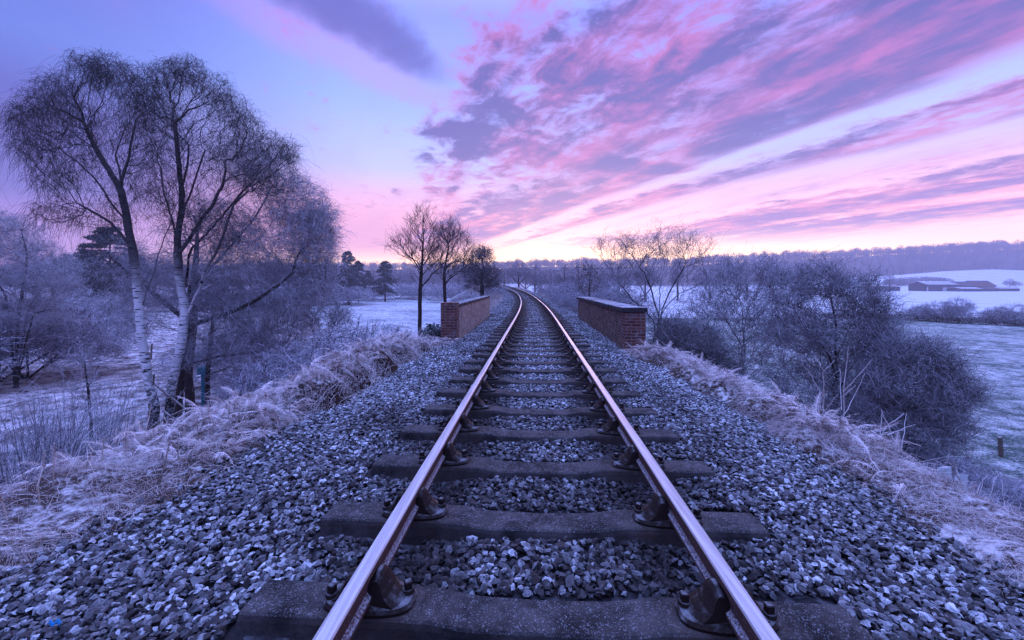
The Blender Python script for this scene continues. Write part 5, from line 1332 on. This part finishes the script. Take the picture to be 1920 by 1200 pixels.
proto('oak', [[(0, 0, 0), (.1, 0, 1.5), (0, .1, 3.2), (.3, 0, 6)], [(.05, 0, 1.8), (2, .3, 3.8), (3.6, .5, 5.5)], [(.05, 0, 2.0), (-2, -.3, 4), (-3.6, 0, 5.6)]],
      [(0, 0, 7.2, 3.4, 3.4, 2.4, 1.2), (3.2, 0, 5.6, 2, 2.4, 1.8, .8), (-3.2, 0, 5.6, 2, 2.4, 1.8, .8), (0, 2.6, 5.6, 2, 2, 1.8, .6), (0, -2.6, 5.6, 2, 2, 1.8, .6)], 420, .30, 61)
proto('ash', [[(0, 0, 0), (0, 0, 3), (.1, .1, 6), (0, 0, 9)]],
      [(0, 0, 8.2, 2.2, 2.2, 2.0, 1), (1.2, .6, 6, 2, 2, 1.8, .9), (-1.3, -.4, 5.8, 2, 2, 1.8, .9), (0, 1, 4.6, 2, 1.8, 1.4, .6)], 340, .24, 62)
proto('bush', [[(0, 0, 0), (0, 0, .8), (.2, 0, 1.8)], [(0, 0, 0), (.8, .2, 1), (1.4, .3, 1.8)], [(0, 0, 0), (-.7, -.3, 1), (-1.3, -.2, 1.9)], [(0, 0, 0), (.2, .8, 1), (.3, 1.4, 1.7)]],
      [(0, 0, 1.7, 1.2, 1.2, .9, 1), (1.1, .2, 1.2, .9, .9, .8, .8), (-1.1, -.2, 1.3, .9, .9, .8, .8), (.2, 1.1, 1.1, .9, .9, .7, .7), (0, -1, 1, .9, .8, .7, .7)], 700, .05, 63, r_tip=.004, tw_len=(.15, .45), tw_r=.0045, rmax_tw=.015, split=.02, n_tw=5, fr_lo=.7, fr_hi=1.0, nm="frosted_bush")
for o in ([PROT['bush']]): o["category"] = "bush"

# pine: trunk, drooping layered limbs, needle sprays
m_needle = frosted("pine_needles", (0.018, 0.032, 0.030, 1), (0.045, 0.07, 0.062, 1), scale=3, lo=0.0, hi=1.2, amount=.55, noise_amp=.5)
def pine(seed, h=12.0, bare=.22, wid=3.4, round_=False):
    r = np.random.default_rng(seed); root = thing("pine_tree", "-", "tree", (0, 0, 0)); gt = Geo(); gc = Geo()
    P = np.array([[0, 0, -.2], [.1, 0, h * .3], [0, .1, h * .65], [.05, 0, h]]); t = np.linspace(0, 3, 14); P = np.stack([np.interp(t, range(4), P[:, i]) for i in range(3)], -1)
    V, T, Q = tube1(P, np.linspace(.22, .03, 14), 8); gt.add(V, T, Q, frost=.3)
    z = h * bare
    while z < h * .985:
        f = (z / h - bare) / (1 - bare)
        ln = wid * ((1 - f) ** .7 * (.55 + .45 * min(1, f * 5)) if not round_ else math.sqrt(max(.05, 1 - (2 * f - .75) ** 2 * .7)) * .95) + .2
        for k in range(r.integers(3, 6)):
            a = r.uniform(0, 6.28); L = ln * r.uniform(.55, 1.1); e0 = r.uniform(-.1, .45) + (.3 if f > .7 else 0)
            d = np.array([cos(a), sin(a), 0]); t = np.linspace(0, 1, 6)[:, None]
            B = np.array([0, 0, z]) + d * L * t + np.array([0, 0, 1.0]) * L * (e0 * t - .35 * t ** 2)
            V, T, Q = tube1(B, np.linspace(.05, .012, 6) * (1 - f * .6), 4); gt.add(V, T, Q, frost=.4)
            m_ = int(20 + 34 * L / wid)
            tq = r.uniform(.2, 1.05, m_) ** .8; C = np.array([0, 0, z]) + d * L * tq[:, None] + np.array([0, 0, 1.0]) * L * (e0 * tq - .35 * tq ** 2)[:, None] + r.normal(0, .16, (m_, 3)) * np.array([1, 1, .5])
            n_ = 9; C = np.repeat(C, n_, 0); dv = unit(r.normal(size=(len(C), 3)) + np.array([d[0] * .5, d[1] * .5, .25])); Ls = r.uniform(.16, .42, len(C))
            Pt = np.stack([C, C + dv * Ls[:, None] * .5, C + dv * Ls[:, None] - [0, 0, .04]], 1)
            V, Q = tubes(Pt, np.array([[.030, .026, .006]]) * np.ones((len(C), 1)), 3); gc.add(V, Q=Q, frost=np.repeat(r.uniform(.3, 1, len(C)), 9), rnd=np.repeat(r.random(len(C)), 9))
        z += r.uniform(.30, .55) * h / 12
    gt.build("trunk", m_bark, root, smooth=True); gc.build("crown", m_needle, root); return root
PROT['pineA'] = pine(71); PROT['pineB'] = pine(72, bare=.22, wid=2.7, round_=True)

# background trees, nearest first: (kind, column, distance, top row, width)
put('pineA', 722, 120, 488, "lone dark pine on the frosted meadow, left of the bare trees by the parapet", "pines across the meadow", 12.0, wide=1.35)
for px, Y, tp, wd, lb in ((652, 100, 472, .8, "tall dark pine at the right edge of the birch group, tallest of the cluster"), (672, 112, 490, .9, "dark pine on the right shoulder of the pine cluster"), (690, 135, 508, .9, "small misty pine tailing off the cluster towards the meadow"),
                          (205, 62, 428, 1.3, "great dark pine rounded like a dome behind the slim birch"), (160, 70, 468, 1.1, "dark pine to the left of the dome-like pine"), (125, 74, 478, 1.0, "pine half hidden beside the frosted pasture-edge tree"), (255, 78, 478, 1.1, "shadowy pine showing between the two birch trunks")):
    put('pineB', px, Y, tp, lb, "pines across the meadow", 12.0, wide=wd)
bgl = []
for px, Y, tp, k in ((100, 60, 470, 'oak'), (70, 75, 455, 'ash'), (180, 95, 478, 'ash'), (235, 100, 482, 'oak'), (290, 90, 480, 'ash'), (330, 105, 486, 'oak'), (370, 95, 480, 'ash'), (420, 110, 484, 'ash'), (470, 105, 478, 'oak'), (520, 115, 486, 'ash'), (565, 110, 490, 'oak'), (610, 125, 488, 'ash'),
                     (632, 140, 496, 'ash'), (700, 175, 506, 'ash'), (745, 165, 500, 'oak'), (770, 180, 502, 'ash'), (812, 170, 500, 'oak'), (860, 160, 498, 'ash'), (880, 190, 502, 'oak')):
    put(k, px, Y, tp, "misty bare tree in the belt of trees across the left-hand pasture", "trees beyond the left-hand pasture", 9.6)
put('oak', 972, 88, 490, "spreading oak-shaped bare tree standing right where the track bends away", "bare trees past the bend", 9.6, rz=.3)
for px, Y, tp, k in ((1003, 95, 499, 'ash'), (1030, 82, 502, 'oak'), (1058, 74, 500, 'ash'), (1085, 70, 498, 'ash'), (1120, 85, 494, 'oak'), (1160, 95, 497, 'ash'), (1210, 110, 495, 'oak'), (1270, 120, 493, 'ash'), (1330, 105, 494, 'oak'), (1400, 125, 490, 'ash'), (1450, 115, 494, 'oak'), (1500, 140, 498, 'ash'), (1580, 150, 506, 'oak'), (1620, 170, 512, 'ash'), (945, 150, 503, 'ash'), (985, 160, 500, 'oak')):
    put(k, px, Y, tp, "hazy bare tree in the thicket past the bend of the track", "trees in the thicket past the bend", 9.6)
put('ash', 1668, 225, 516, "small round-headed tree by itself to the left of the barn", "lone trees by the farm", 9.8, wide=1.3)
for px, tp in ((1765, 520), (1782, 523), (1893, 522), (1905, 526)):
    put('oak', px, 275, tp, "small bare tree close behind the farm buildings", "trees close behind the farm", 9.6)
# frosted bushes along the line past the parapets
for px, Y, tp, lb in ((1075, 27, 545, "frosted bush at the trackside just before the right parapet's far end"), (1098, 31, 520, "tall frosted bush rising behind the far end of the right parapet"), (1050, 36, 545, "white frosted bush hugging the inside of the bend"), (1066, 42, 525, "pale rounded bush on the outer side of the bend"), (1040, 48, 535, "low pale bush by the track where it starts to bend"),
                      (1018, 58, 532, "small white bush close to the bend's outer rail"), (1128, 25, 535, "frosted bush pressed behind the right parapet"), (1150, 28, 520, "frosted bush between the parapet and the bare tree")):
    put('bush', px, Y, tp, lb, "frosted bushes past the right parapet", 2.6, wide=1.1)
for px, Y, tp, lb in ((880, 27, 545, "pale bush behind the far end of the brown parapet"), (925, 48, 530, "misty bush on the inner side of the bend"), (665, 13.5, 598, "brown frosted bramble bush on the bank's crest under the birch group's edge"), (640, 12, 622, "low dark bramble bush at the lip of the bank"), (690, 15, 612, "low bramble bush between the birch group and the clean-trunked tree"), (565, 14, 640, "bush under the sweeping oak limbs")):
    put('bush', px, Y, tp, lb, "bushes on the birch side of the line", 2.6, wide=1.2)
for px, Y, tp in ((560, 95, 536), (600, 100, 534), (630, 105, 532), (655, 98, 535), (700, 130, 532), (745, 140, 530), (775, 150, 531), (805, 135, 530), (850, 120, 528), (878, 110, 530), (520, 90, 538), (470, 85, 537), (400, 80, 540), (330, 75, 540), (200, 70, 545), (150, 66, 548), (110, 60, 552)):
    put('bush', px, Y, tp, "misty scrub bush under the belt of trees across the left-hand pasture", "scrub under the trees across the pasture", 2.6, wide=2.2)
for px, Y, tp in ((1702, 330, 519), (1722, 335, 518), (1742, 338, 518), (1760, 340, 519), (1684, 326, 521)):
    put('bush', px, Y, tp, "far hedge bush on the pale slope above the barn", "hedge on the slope above the barn", 2.6, wide=2.5)
# the pasture-edge scrub around the frosted tree on the far left
for px, Y, tp, lb in ((-10, 21, 530, "frosted scrub bush under the wide tree at the picture's edge"), (50, 22, 560, "frosted scrub bush right of the wide tree's base"), (440, 20, 610, "scrub bush beyond the thin crooked sapling")):
    put('bush', px, Y, tp, lb, "scrub bushes on the left-hand pasture", 2.6, wide=1.5)
# scrub at the foot of the thorn side bank
for px, Y, tp, lb in ((1760, 8.2, 850, "low dark scrub bush at the bank's foot under the arching thorn"), (1840, 8.4, 870, "low dark scrub bush near the short weathered post"), (1900, 7.2, 905, "low scrub bush at the frame's edge below the field"), (1700, 7.4, 880, "scrub bush in the hollow behind the dead stems"), (1480, 7.5, 800, "scrub bush filling the hollow under the hazel"), (1380, 8.5, 745, "scrub bush low between hazel and parapet"), (1600, 7.2, 820, "scrub bush at the foot of the largest thorn")):
    r_ = put('bush', px, Y, tp, lb, "scrub at the foot of the thorn side bank", 2.6, wide=1.5)

# hedge and field shrubs on the far side of the grazed field
hp = np.array([(46, 62), (56.5, 57.7), (62, 49), (68, 42)])
gh = Geo(); n = 9000; t = rng.uniform(0, 3, n); hx = np.interp(t, range(4), hp[:, 0]) + rng.normal(0, .55, n); hy = np.interp(t, range(4), hp[:, 1]) + rng.normal(0, .55, n)
az = rng.uniform(0, 6.28, n); el = rng.uniform(.2, 1.5, n)
hh = .75 + .5 * fbm(hx * .35, hy * .35, 111, 2)
b0_ = np.array([hp[0, 0], hp[0, 1], gz(*hp[0])])
blades(gh, np.stack([hx, hy, ground(hx, hy) + rng.uniform(0, .9, n) * hh], -1) - b0_, np.stack([np.cos(az) * np.cos(el), np.sin(az) * np.cos(el), np.sin(el)], -1), rng.uniform(.25, .6, n), np.full(n, .016), rng.uniform(0, .4, n), np.full(n, .05), rng.uniform(.05, .3, n))
o = gh.build("hedge", m_twig); o.location = tuple(b0_); tag(o, "low dark hedge along the far side of the grazed field", "hedge")
for px, Y, tp, wd, lb in ((1725, 56.5, 570, 1.2, "left end shrub of the row standing in the dark hedge"), (1757, 55, 563, 1.1, "second shrub along the dark hedge, beside the tallest one"), (1796, 53, 556, .8, "tallest narrow shrub in the dark hedge"), (1868, 50, 574, 1.1, "shrub in the hedge after the gap"), (1905, 49, 568, 1.2, "shrub in the hedge at the picture's edge")):
    put('bush', px, Y, tp, lb, "shrubs standing in the field hedge", 2.6, wide=wd)

# upright thicket at the foot of the birch side bank
def thicket(label, px, Y, ns, hgt, seed, wid=.45):
    b = foot(px, Y); r = np.random.default_rng(seed); root = thing("coppice_shrub", label, "shrub", tuple(b)); g1 = Geo(); g2 = Geo()
    a = r.uniform(0, 6.28, ns); q = wid * np.sqrt(r.random(ns)); ln = hgt * r.uniform(.6, 1.1, ns); le = r.normal(0, .13, (ns, 2))
    st = np.stack([np.cos(a) * q, np.sin(a) * q, np.zeros(ns)], -1); t = np.linspace(0, 1, 5)[None, :, None]
    P = st[:, None, :] + np.concatenate([le + st[:, :2] * .35, np.ones((ns, 1))], 1)[:, None, :] * ln[:, None, None] * t + r.normal(0, .012, (ns, 5, 3)) * t
    V, Q = tubes(P, np.linspace(.0075, .003, 5)[None] * r.uniform(.6, 1.2, (ns, 1)), 4); g1.add(V, Q=Q, frost=np.repeat(np.tile(np.linspace(.0, .5, 5), ns), 4), rnd=np.repeat(r.random(ns), 20))
    k = ns * 14; i = r.integers(0, ns, k); f = r.uniform(.35, 1, k); A = P[i, 0] + (P[i, 4] - P[i, 0]) * f[:, None]
    d = unit(np.concatenate([r.normal(0, .7, (k, 2)), np.full((k, 1), .7)], 1)); L = r.uniform(.1, .38, k); tt_ = np.linspace(0, 1, 3)[None, :, None]
    V, Q = tubes(A[:, None, :] + d[:, None, :] * L[:, None, None] * tt_ + r.normal(0, .012, (k, 3, 3)) * tt_, np.array([[.0022, .0018, .001]]) * np.ones((k, 1)), 3); g2.add(V, Q=Q, frost=np.repeat(r.uniform(.5, 1.1, k), 9), rnd=np.repeat(r.random(k), 9))
    g1.build("stems", m_twig, root); g2.build("crown", m_twig, root)
for px, Y, ns, hg, lb in ((35, 5.2, 60, 1.7, "dense upright coppice shrub at the left edge of the picture"), (95, 5.6, 70, 1.8, "upright coppice shrub second from the left edge, stems dark and crowded"), (150, 6.0, 70, 1.85, "upright coppice shrub around the slim sapling"), (205, 6.4, 55, 1.7, "thinner upright coppice shrub nearest the lone dark post")):
    thicket(lb, px, Y, ns, hg, int(px))
bs = foot(163, 6.6)
make_tree("sapling", "slim leafless sapling standing above the coppice shrubs", "tree", bs, [[bs, at(168, 850, 6.6), at(170, 790, 6.6), at(165, 720, 6.6), at(155, 650, 6.6)]],
    blob_targets([(165, 730, 26, 40, 1), (150, 690, 18, 40, .7), (185, 770, 22, 30, .7)], 6.6, .8, 90, 81), .022, bf=.7, wang=.8, seed=81, n_tw=2, tw_len=(.1, .3), up=.3, sub=1, tw_r=.0024, r_tip=.0028, fr_lo=.5, fr_hi=.8, split=.009)
# sapling keeping its withered leaves, and the ivy bush by the brown parapet
bl = np.array([4.4, 23.2, gz(4.4, 23.2)])
lt = make_tree("sapling", "young tree with withered brown leaves past the far end of the right parapet", "tree", bl, [[bl, bl + [0, 0, 1.2], bl + [.1, 0, 2.6]], [bl + [0, 0, .6], bl + [-.4, 0, 1.6]]],
    crown_pts([(bl[0], bl[1], bl[2] + 2.6, .5, .5, .7, 1), (bl[0] - .5, bl[1], bl[2] + 1.6, .5, .4, .6, .8), (bl[0] + .5, bl[1], bl[2] + 1.9, .4, .4, .6, .6)], 120, 82), .045, bf=.6, seed=82, n_tw=3, tw_len=(.2, .4), sub=1, tw_r=.004, fr_lo=.2, fr_hi=.4)
def leafclump(parent, name, c, rad, n, size, material, seed, frost=.5):
    r = np.random.default_rng(seed); d = unit(r.normal(size=(n, 3))) * r.uniform(.2, 1, (n, 1)) ** (1 / 3); p = np.array(c) + d * np.array(rad)
    lv = np.array([[0, 0, 0], [.5, .28, .06], [1, 0, -.05], [.5, -.28, .06]]); lt_ = np.array([[0, 1, 2], [0, 2, 3]])
    g = Geo(); bake(g, lv, lt_, randrot(n) * (size * r.uniform(.6, 1.3, n))[:, None, None], p, frost=r.uniform(0, frost, n), rnd=r.random(n)); return g.build(name, material, parent)
leafclump(lt, "leaves", (.0, 0, 2.1), (.7, .5, .95), 420, .10, m_brownleaf, 83)
m_ivy = frosted("ivy_leaves", (0.025, 0.04, 0.034, 1), (0.06, 0.085, 0.075, 1), scale=5, lo=-.2, hi=1.0, amount=1.0)
bi = foot(812, 11.6); iv = thing("ivy_bush", "dark evergreen bush tucked against the red end of the brown parapet", "bush", tuple(bi))
leafclump(iv, "foliage", (0, 0, .15), (.34, .34, .42), 1500, .075, m_ivy, 84); leafclump(iv, "foliage", (-.25, .15, .0), (.28, .3, .3), 700, .07, m_ivy, 85)

# ------------------------------------------------------------------ the farm
m_sheet, n_, b_ = mat("grey_sheet_cladding"); co = n_.new('ShaderNodeTexCoord').outputs['Object']
wv = n_.new('ShaderNodeTexWave', {'Vector': co, 'Scale': 1.6}, bands_direction='X').outputs['Fac']
n_.set(b_.inputs['Base Color'], n_.mix(wv, (.06, .06, .075, 1), (.12, .12, .14, 1)))
m_froof, n_, b_ = mat("frosted_roof_sheet"); co = n_.new('ShaderNodeTexCoord').outputs['Object']
n_.set(b_.inputs['Base Color'], n_.mix(n_.noise(co, .8, 4), (.38, .38, .46, 1), (.66, .66, .74, 1)))
m_rlight, n_, b_ = mat("rooflight_sheet"); b_.inputs['Base Color'].default_value = (.85, .86, .9, 1)
m_tile, n_, b_ = mat("clay_roof_tile"); co = n_.new('ShaderNodeTexCoord').outputs['Object']
n_.set(b_.inputs['Base Color'], n_.mix(n_.noise(co, 2, 5), (.10, .055, .055, 1), (.17, .10, .10, 1)))
m_fwall, n_, b_ = mat("farm_wall"); b_.inputs['Base Color'].default_value = (.10, .095, .11, 1)
m_white, n_, b_ = mat("pale_door"); b_.inputs['Base Color'].default_value = (.62, .62, .68, 1)
def shed(name, label, cat, X0, X1, Y0, Y1, eave, ridge, wallm, roofm, extras=()):
    zb_ = min(gz(X0, Y0), gz(X1, Y0), gz((X0 + X1) / 2, Y1)) - .3
    root = thing(name, label, cat, (X0, Y0, zb_)); L = X1 - X0; W = Y1 - Y0
    g = Geo()
    V = [(0, 0, 0), (L, 0, 0), (L, W, 0), (0, W, 0), (0, 0, eave), (L, 0, eave), (L, W, eave), (0, W, eave), (0, W / 2, ridge - .1), (L, W / 2, ridge - .1)]
    g.add(V, T=[[0, 7, 3], [0, 4, 7], [4, 8, 7], [1, 2, 6], [1, 6, 5], [5, 6, 9]], Q=[[0, 1, 5, 4], [2, 3, 7, 6]]); g.build("wall", wallm, root)
    g = Geo(); ov = .35
    for s0, s1 in (((-ov), W / 2), (W + ov, W / 2)):
        e_ = eave - ov * (ridge - eave) / (W / 2)
        A = [(-ov, s0, e_ + .02), (L + ov, s0, e_ + .02), (L + ov, s1, ridge), (-ov, s1, ridge)]; B = [(p[0], p[1], p[2] + .14) for p in A]
        g.add(A + B, Q=[[0, 1, 2, 3], [4, 5, 6, 7], [0, 1, 5, 4], [1, 2, 6, 5], [3, 0, 4, 7]])
    g.build("roof", roofm, root)
    for nm, mt, (x0, x1, z0, z1) in extras:
        g = Geo()
        if nm == "rooflight":
            f = lambda t: (t * W / 2, eave + t * (ridge - eave) + .19)
            (ya, za), (yb_, zb2) = f(z0), f(z1); g.add([(x0, ya, za), (x1, ya, za), (x1, yb_, zb2), (x0, yb_, zb2), (x0, ya, za - .06), (x1, ya, za - .06), (x1, yb_, zb2 - .06), (x0, yb_, zb2 - .06)], Q=[[0, 1, 2, 3], [0, 1, 5, 4], [1, 2, 6, 5], [2, 3, 7, 6], [3, 0, 4, 7]])
        else:
            g.add([(x0, -.08, z0), (x1, -.08, z0), (x1, -.08, z1), (x0, -.08, z1), (x0, 0, z0), (x1, 0, z0), (x1, 0, z1), (x0, 0, z1)], Q=[[0, 1, 2, 3], [0, 1, 5, 4], [1, 2, 6, 5], [2, 3, 7, 6], [3, 0, 4, 7]])
        g.build(nm, mt, root)
FY = 240.0
def fx(px, Y=FY): return (px - 960) / F * Y
shed("barn", "large grey gabled barn with frosted roof and bright rooflights", "barn", fx(1738), fx(1795), FY, FY + 11.3, 4.4, 6.3, m_sheet, m_froof,
     [("rooflight", m_rlight, (2.2, 3.6, .72, .95)), ("rooflight", m_rlight, (6.2, 7.4, .72, .95)), ("rooflight", m_rlight, (10.2, 11.4, .72, .95)), ("door", m_white, (9.4, 12.2, 0.2, 2.6)), ("door", m_white, (.0, .6, .2, 2.8))])
shed("low_shed", "long low grey shed adjoining the gabled barn on its left", "shed", fx(1640), fx(1700), FY + 4, FY + 12, 2.6, 3.3, m_sheet, m_fwall)
shed("dark_shed", "dark shed close behind the right end of the gabled barn", "shed", fx(1797, 250), fx(1829, 250), 250, 258, 3.6, 6.0, m_fwall, m_fwall)
shed("farmhouse", "farmhouse with reddish tiled roof at the far right of the farm", "house", fx(1830, 252), fx(1868, 252), 252, 262, 3.4, 6.6, m_fwall, m_tile, [("window", m_sheet, (2, 3, 1.2, 2.4)), ("window", m_sheet, (6, 7, 1.2, 2.4)), ("door", m_sheet, (8.4, 9.3, .2, 2.2))])
shed("low_shed", "low shed with flat frosted white roof in front of the farmhouse", "shed", fx(1803, 232), fx(1842, 232), 232, 240, 1.9, 2.7, m_fwall, m_froof)
shed("low_shed", "small dark-roofed shed just in front of the farmhouse gable", "shed", fx(1848, 234), fx(1872, 234), 234, 240, 1.6, 3.0, m_fwall, m_fwall)
shed("low_shed", "white-roofed shed trailing off right of the farmhouse", "shed", fx(1875, 238), fx(1912, 238), 238, 245, 1.9, 2.8, m_fwall, m_froof)

# ------------------------------------------------------------------ wooded ridge that closes the view
def wood_proto(seed):
    r = np.random.default_rng(seed); g = Geo(); h = 12.0
    V, T, Q = tube1(np.array([[0, 0, -.5], [0, 0, 4], [.2, .1, 8], [.1, 0, 11]]), [.28, .22, .14, .06], 5); g.add(V, T, Q, frost=.2)
    k = 16; a = r.uniform(0, 6.28, k); z0 = r.uniform(2.5, 8, k); L = r.uniform(2.4, 4.4, k); e_ = r.uniform(.4, 1.1, k)
    d = np.stack([np.cos(a) * np.cos(e_), np.sin(a) * np.cos(e_), np.sin(e_)], -1); A = np.stack([z0 * 0, z0 * 0, z0], -1)
    t = np.linspace(0, 1, 3)[None, :, None]; P = A[:, None, :] + d[:, None, :] * L[:, None, None] * t
    V, Q = tubes(P, np.array([[.11, .08, .04]]) * np.ones((k, 1)), 3); g.add(V, Q=Q, frost=.3)
    n = 210; c = unit(r.normal(size=(n, 3))) * r.uniform(.35, 1, (n, 1)) ** (1 / 3) * np.array([3.7, 3.7, 4.7]) + np.array([0, 0, 6.8])
    dv = unit(c - np.array([0, 0, 5.0]) + r.normal(0, 1.5, (n, 3))); Lt = r.uniform(.9, 2.0, n); P = c[:, None, :] + dv[:, None, :] * (Lt[:, None, None] * (np.linspace(-.5, .5, 2)[None, :, None]))
    V, Q = tubes(P, np.array([[.055, .028]]) * np.ones((n, 1)), 3); g.add(V, Q=Q, frost=np.repeat(r.uniform(.3, .9, n), 6), rnd=np.repeat(r.random(n), 6))
    V = np.concatenate(g.V); Q = np.concatenate(g.Q); T = np.concatenate(g.T); return V, np.concatenate([T, Q[:, [0, 1, 2]], Q[:, [0, 2, 3]]]), np.concatenate(g.fr)
WP = [wood_proto(900 + i) for i in range(4)]
gw = Geo()
n = 10500; wy = rng.uniform(300, 765, n); wx = rng.uniform(-1.35, 1.35, n) * wy
k = ((wy > 505) | ((wx < 150) & (wy > 300))) & (rng.random(n) < np.where(wy > 640, .95, .38))
# the wood edge on the right follows the hillside; open fields lie below it
k &= ~((wx > 120) & (wy < 500 + 25 * np.sin(wx * .02)))
wx, wy = wx[k], wy[k]; n = len(wx); sc_ = rng.uniform(.6, 1.35, n) * (1 + .35 * fbm(wx * .018, wy * .018, 131, 3)) * np.where(wx < 100, .95, 1.1)
pr = rng.integers(0, 4, n); Mz = rotz(rng.uniform(0, 6.28, n)) * sc_[:, None, None]
pos = np.stack([wx, wy, ground(wx, wy) - .3], -1)
for kk, (V, T, pf) in enumerate(WP):
    q = pr == kk; bake(gw, V, T, Mz[q], pos[q], frost=1.0, rnd=rng.random(int(q.sum())), pf=pf)
m_wood = frosted("far_wood_twigs", (0.03, 0.022, 0.026, 1), (0.06, 0.045, 0.052, 1), scale=.2, lo=-0.9, hi=0.5, amount=.35, noise_amp=.4, frost=(0.62, 0.60, 0.72, 1))
o = gw.build("woods", m_wood); tag(o, "far bare wood crowning the ridge along the skyline", "woods", kind="stuff")
HAZE = 0.0009
# ------------------------------------------------------------------ morning haze
bm = bmesh.new(); r = bmesh.ops.create_cube(bm, size=1.0)
bmesh.ops.scale(bm, vec=(2500, 900, 122), verts=r['verts']); bmesh.ops.translate(bm, verts=r['verts'], vec=(0, 410, 51))
me = bpy.data.meshes.new("haze"); bm.to_mesh(me); bm.free()
hz = link("haze", me); tag(hz, "pale violet morning haze over the valley", "haze", kind="stuff")
mh = bpy.data.materials.new("haze"); mh.use_nodes = True
for nd in list(mh.node_tree.nodes): mh.node_tree.nodes.remove(nd)
nh = NT(mh.node_tree)
pv = nh.new('ShaderNodeVolumePrincipled', {'Color': (0.80, 0.78, 0.90, 1), 'Density': HAZE, 'Anisotropy': 0.35})
out = nh.new('ShaderNodeOutputMaterial'); nh.l.new(pv.outputs[0], out.inputs['Volume'])
me.materials.append(mh)
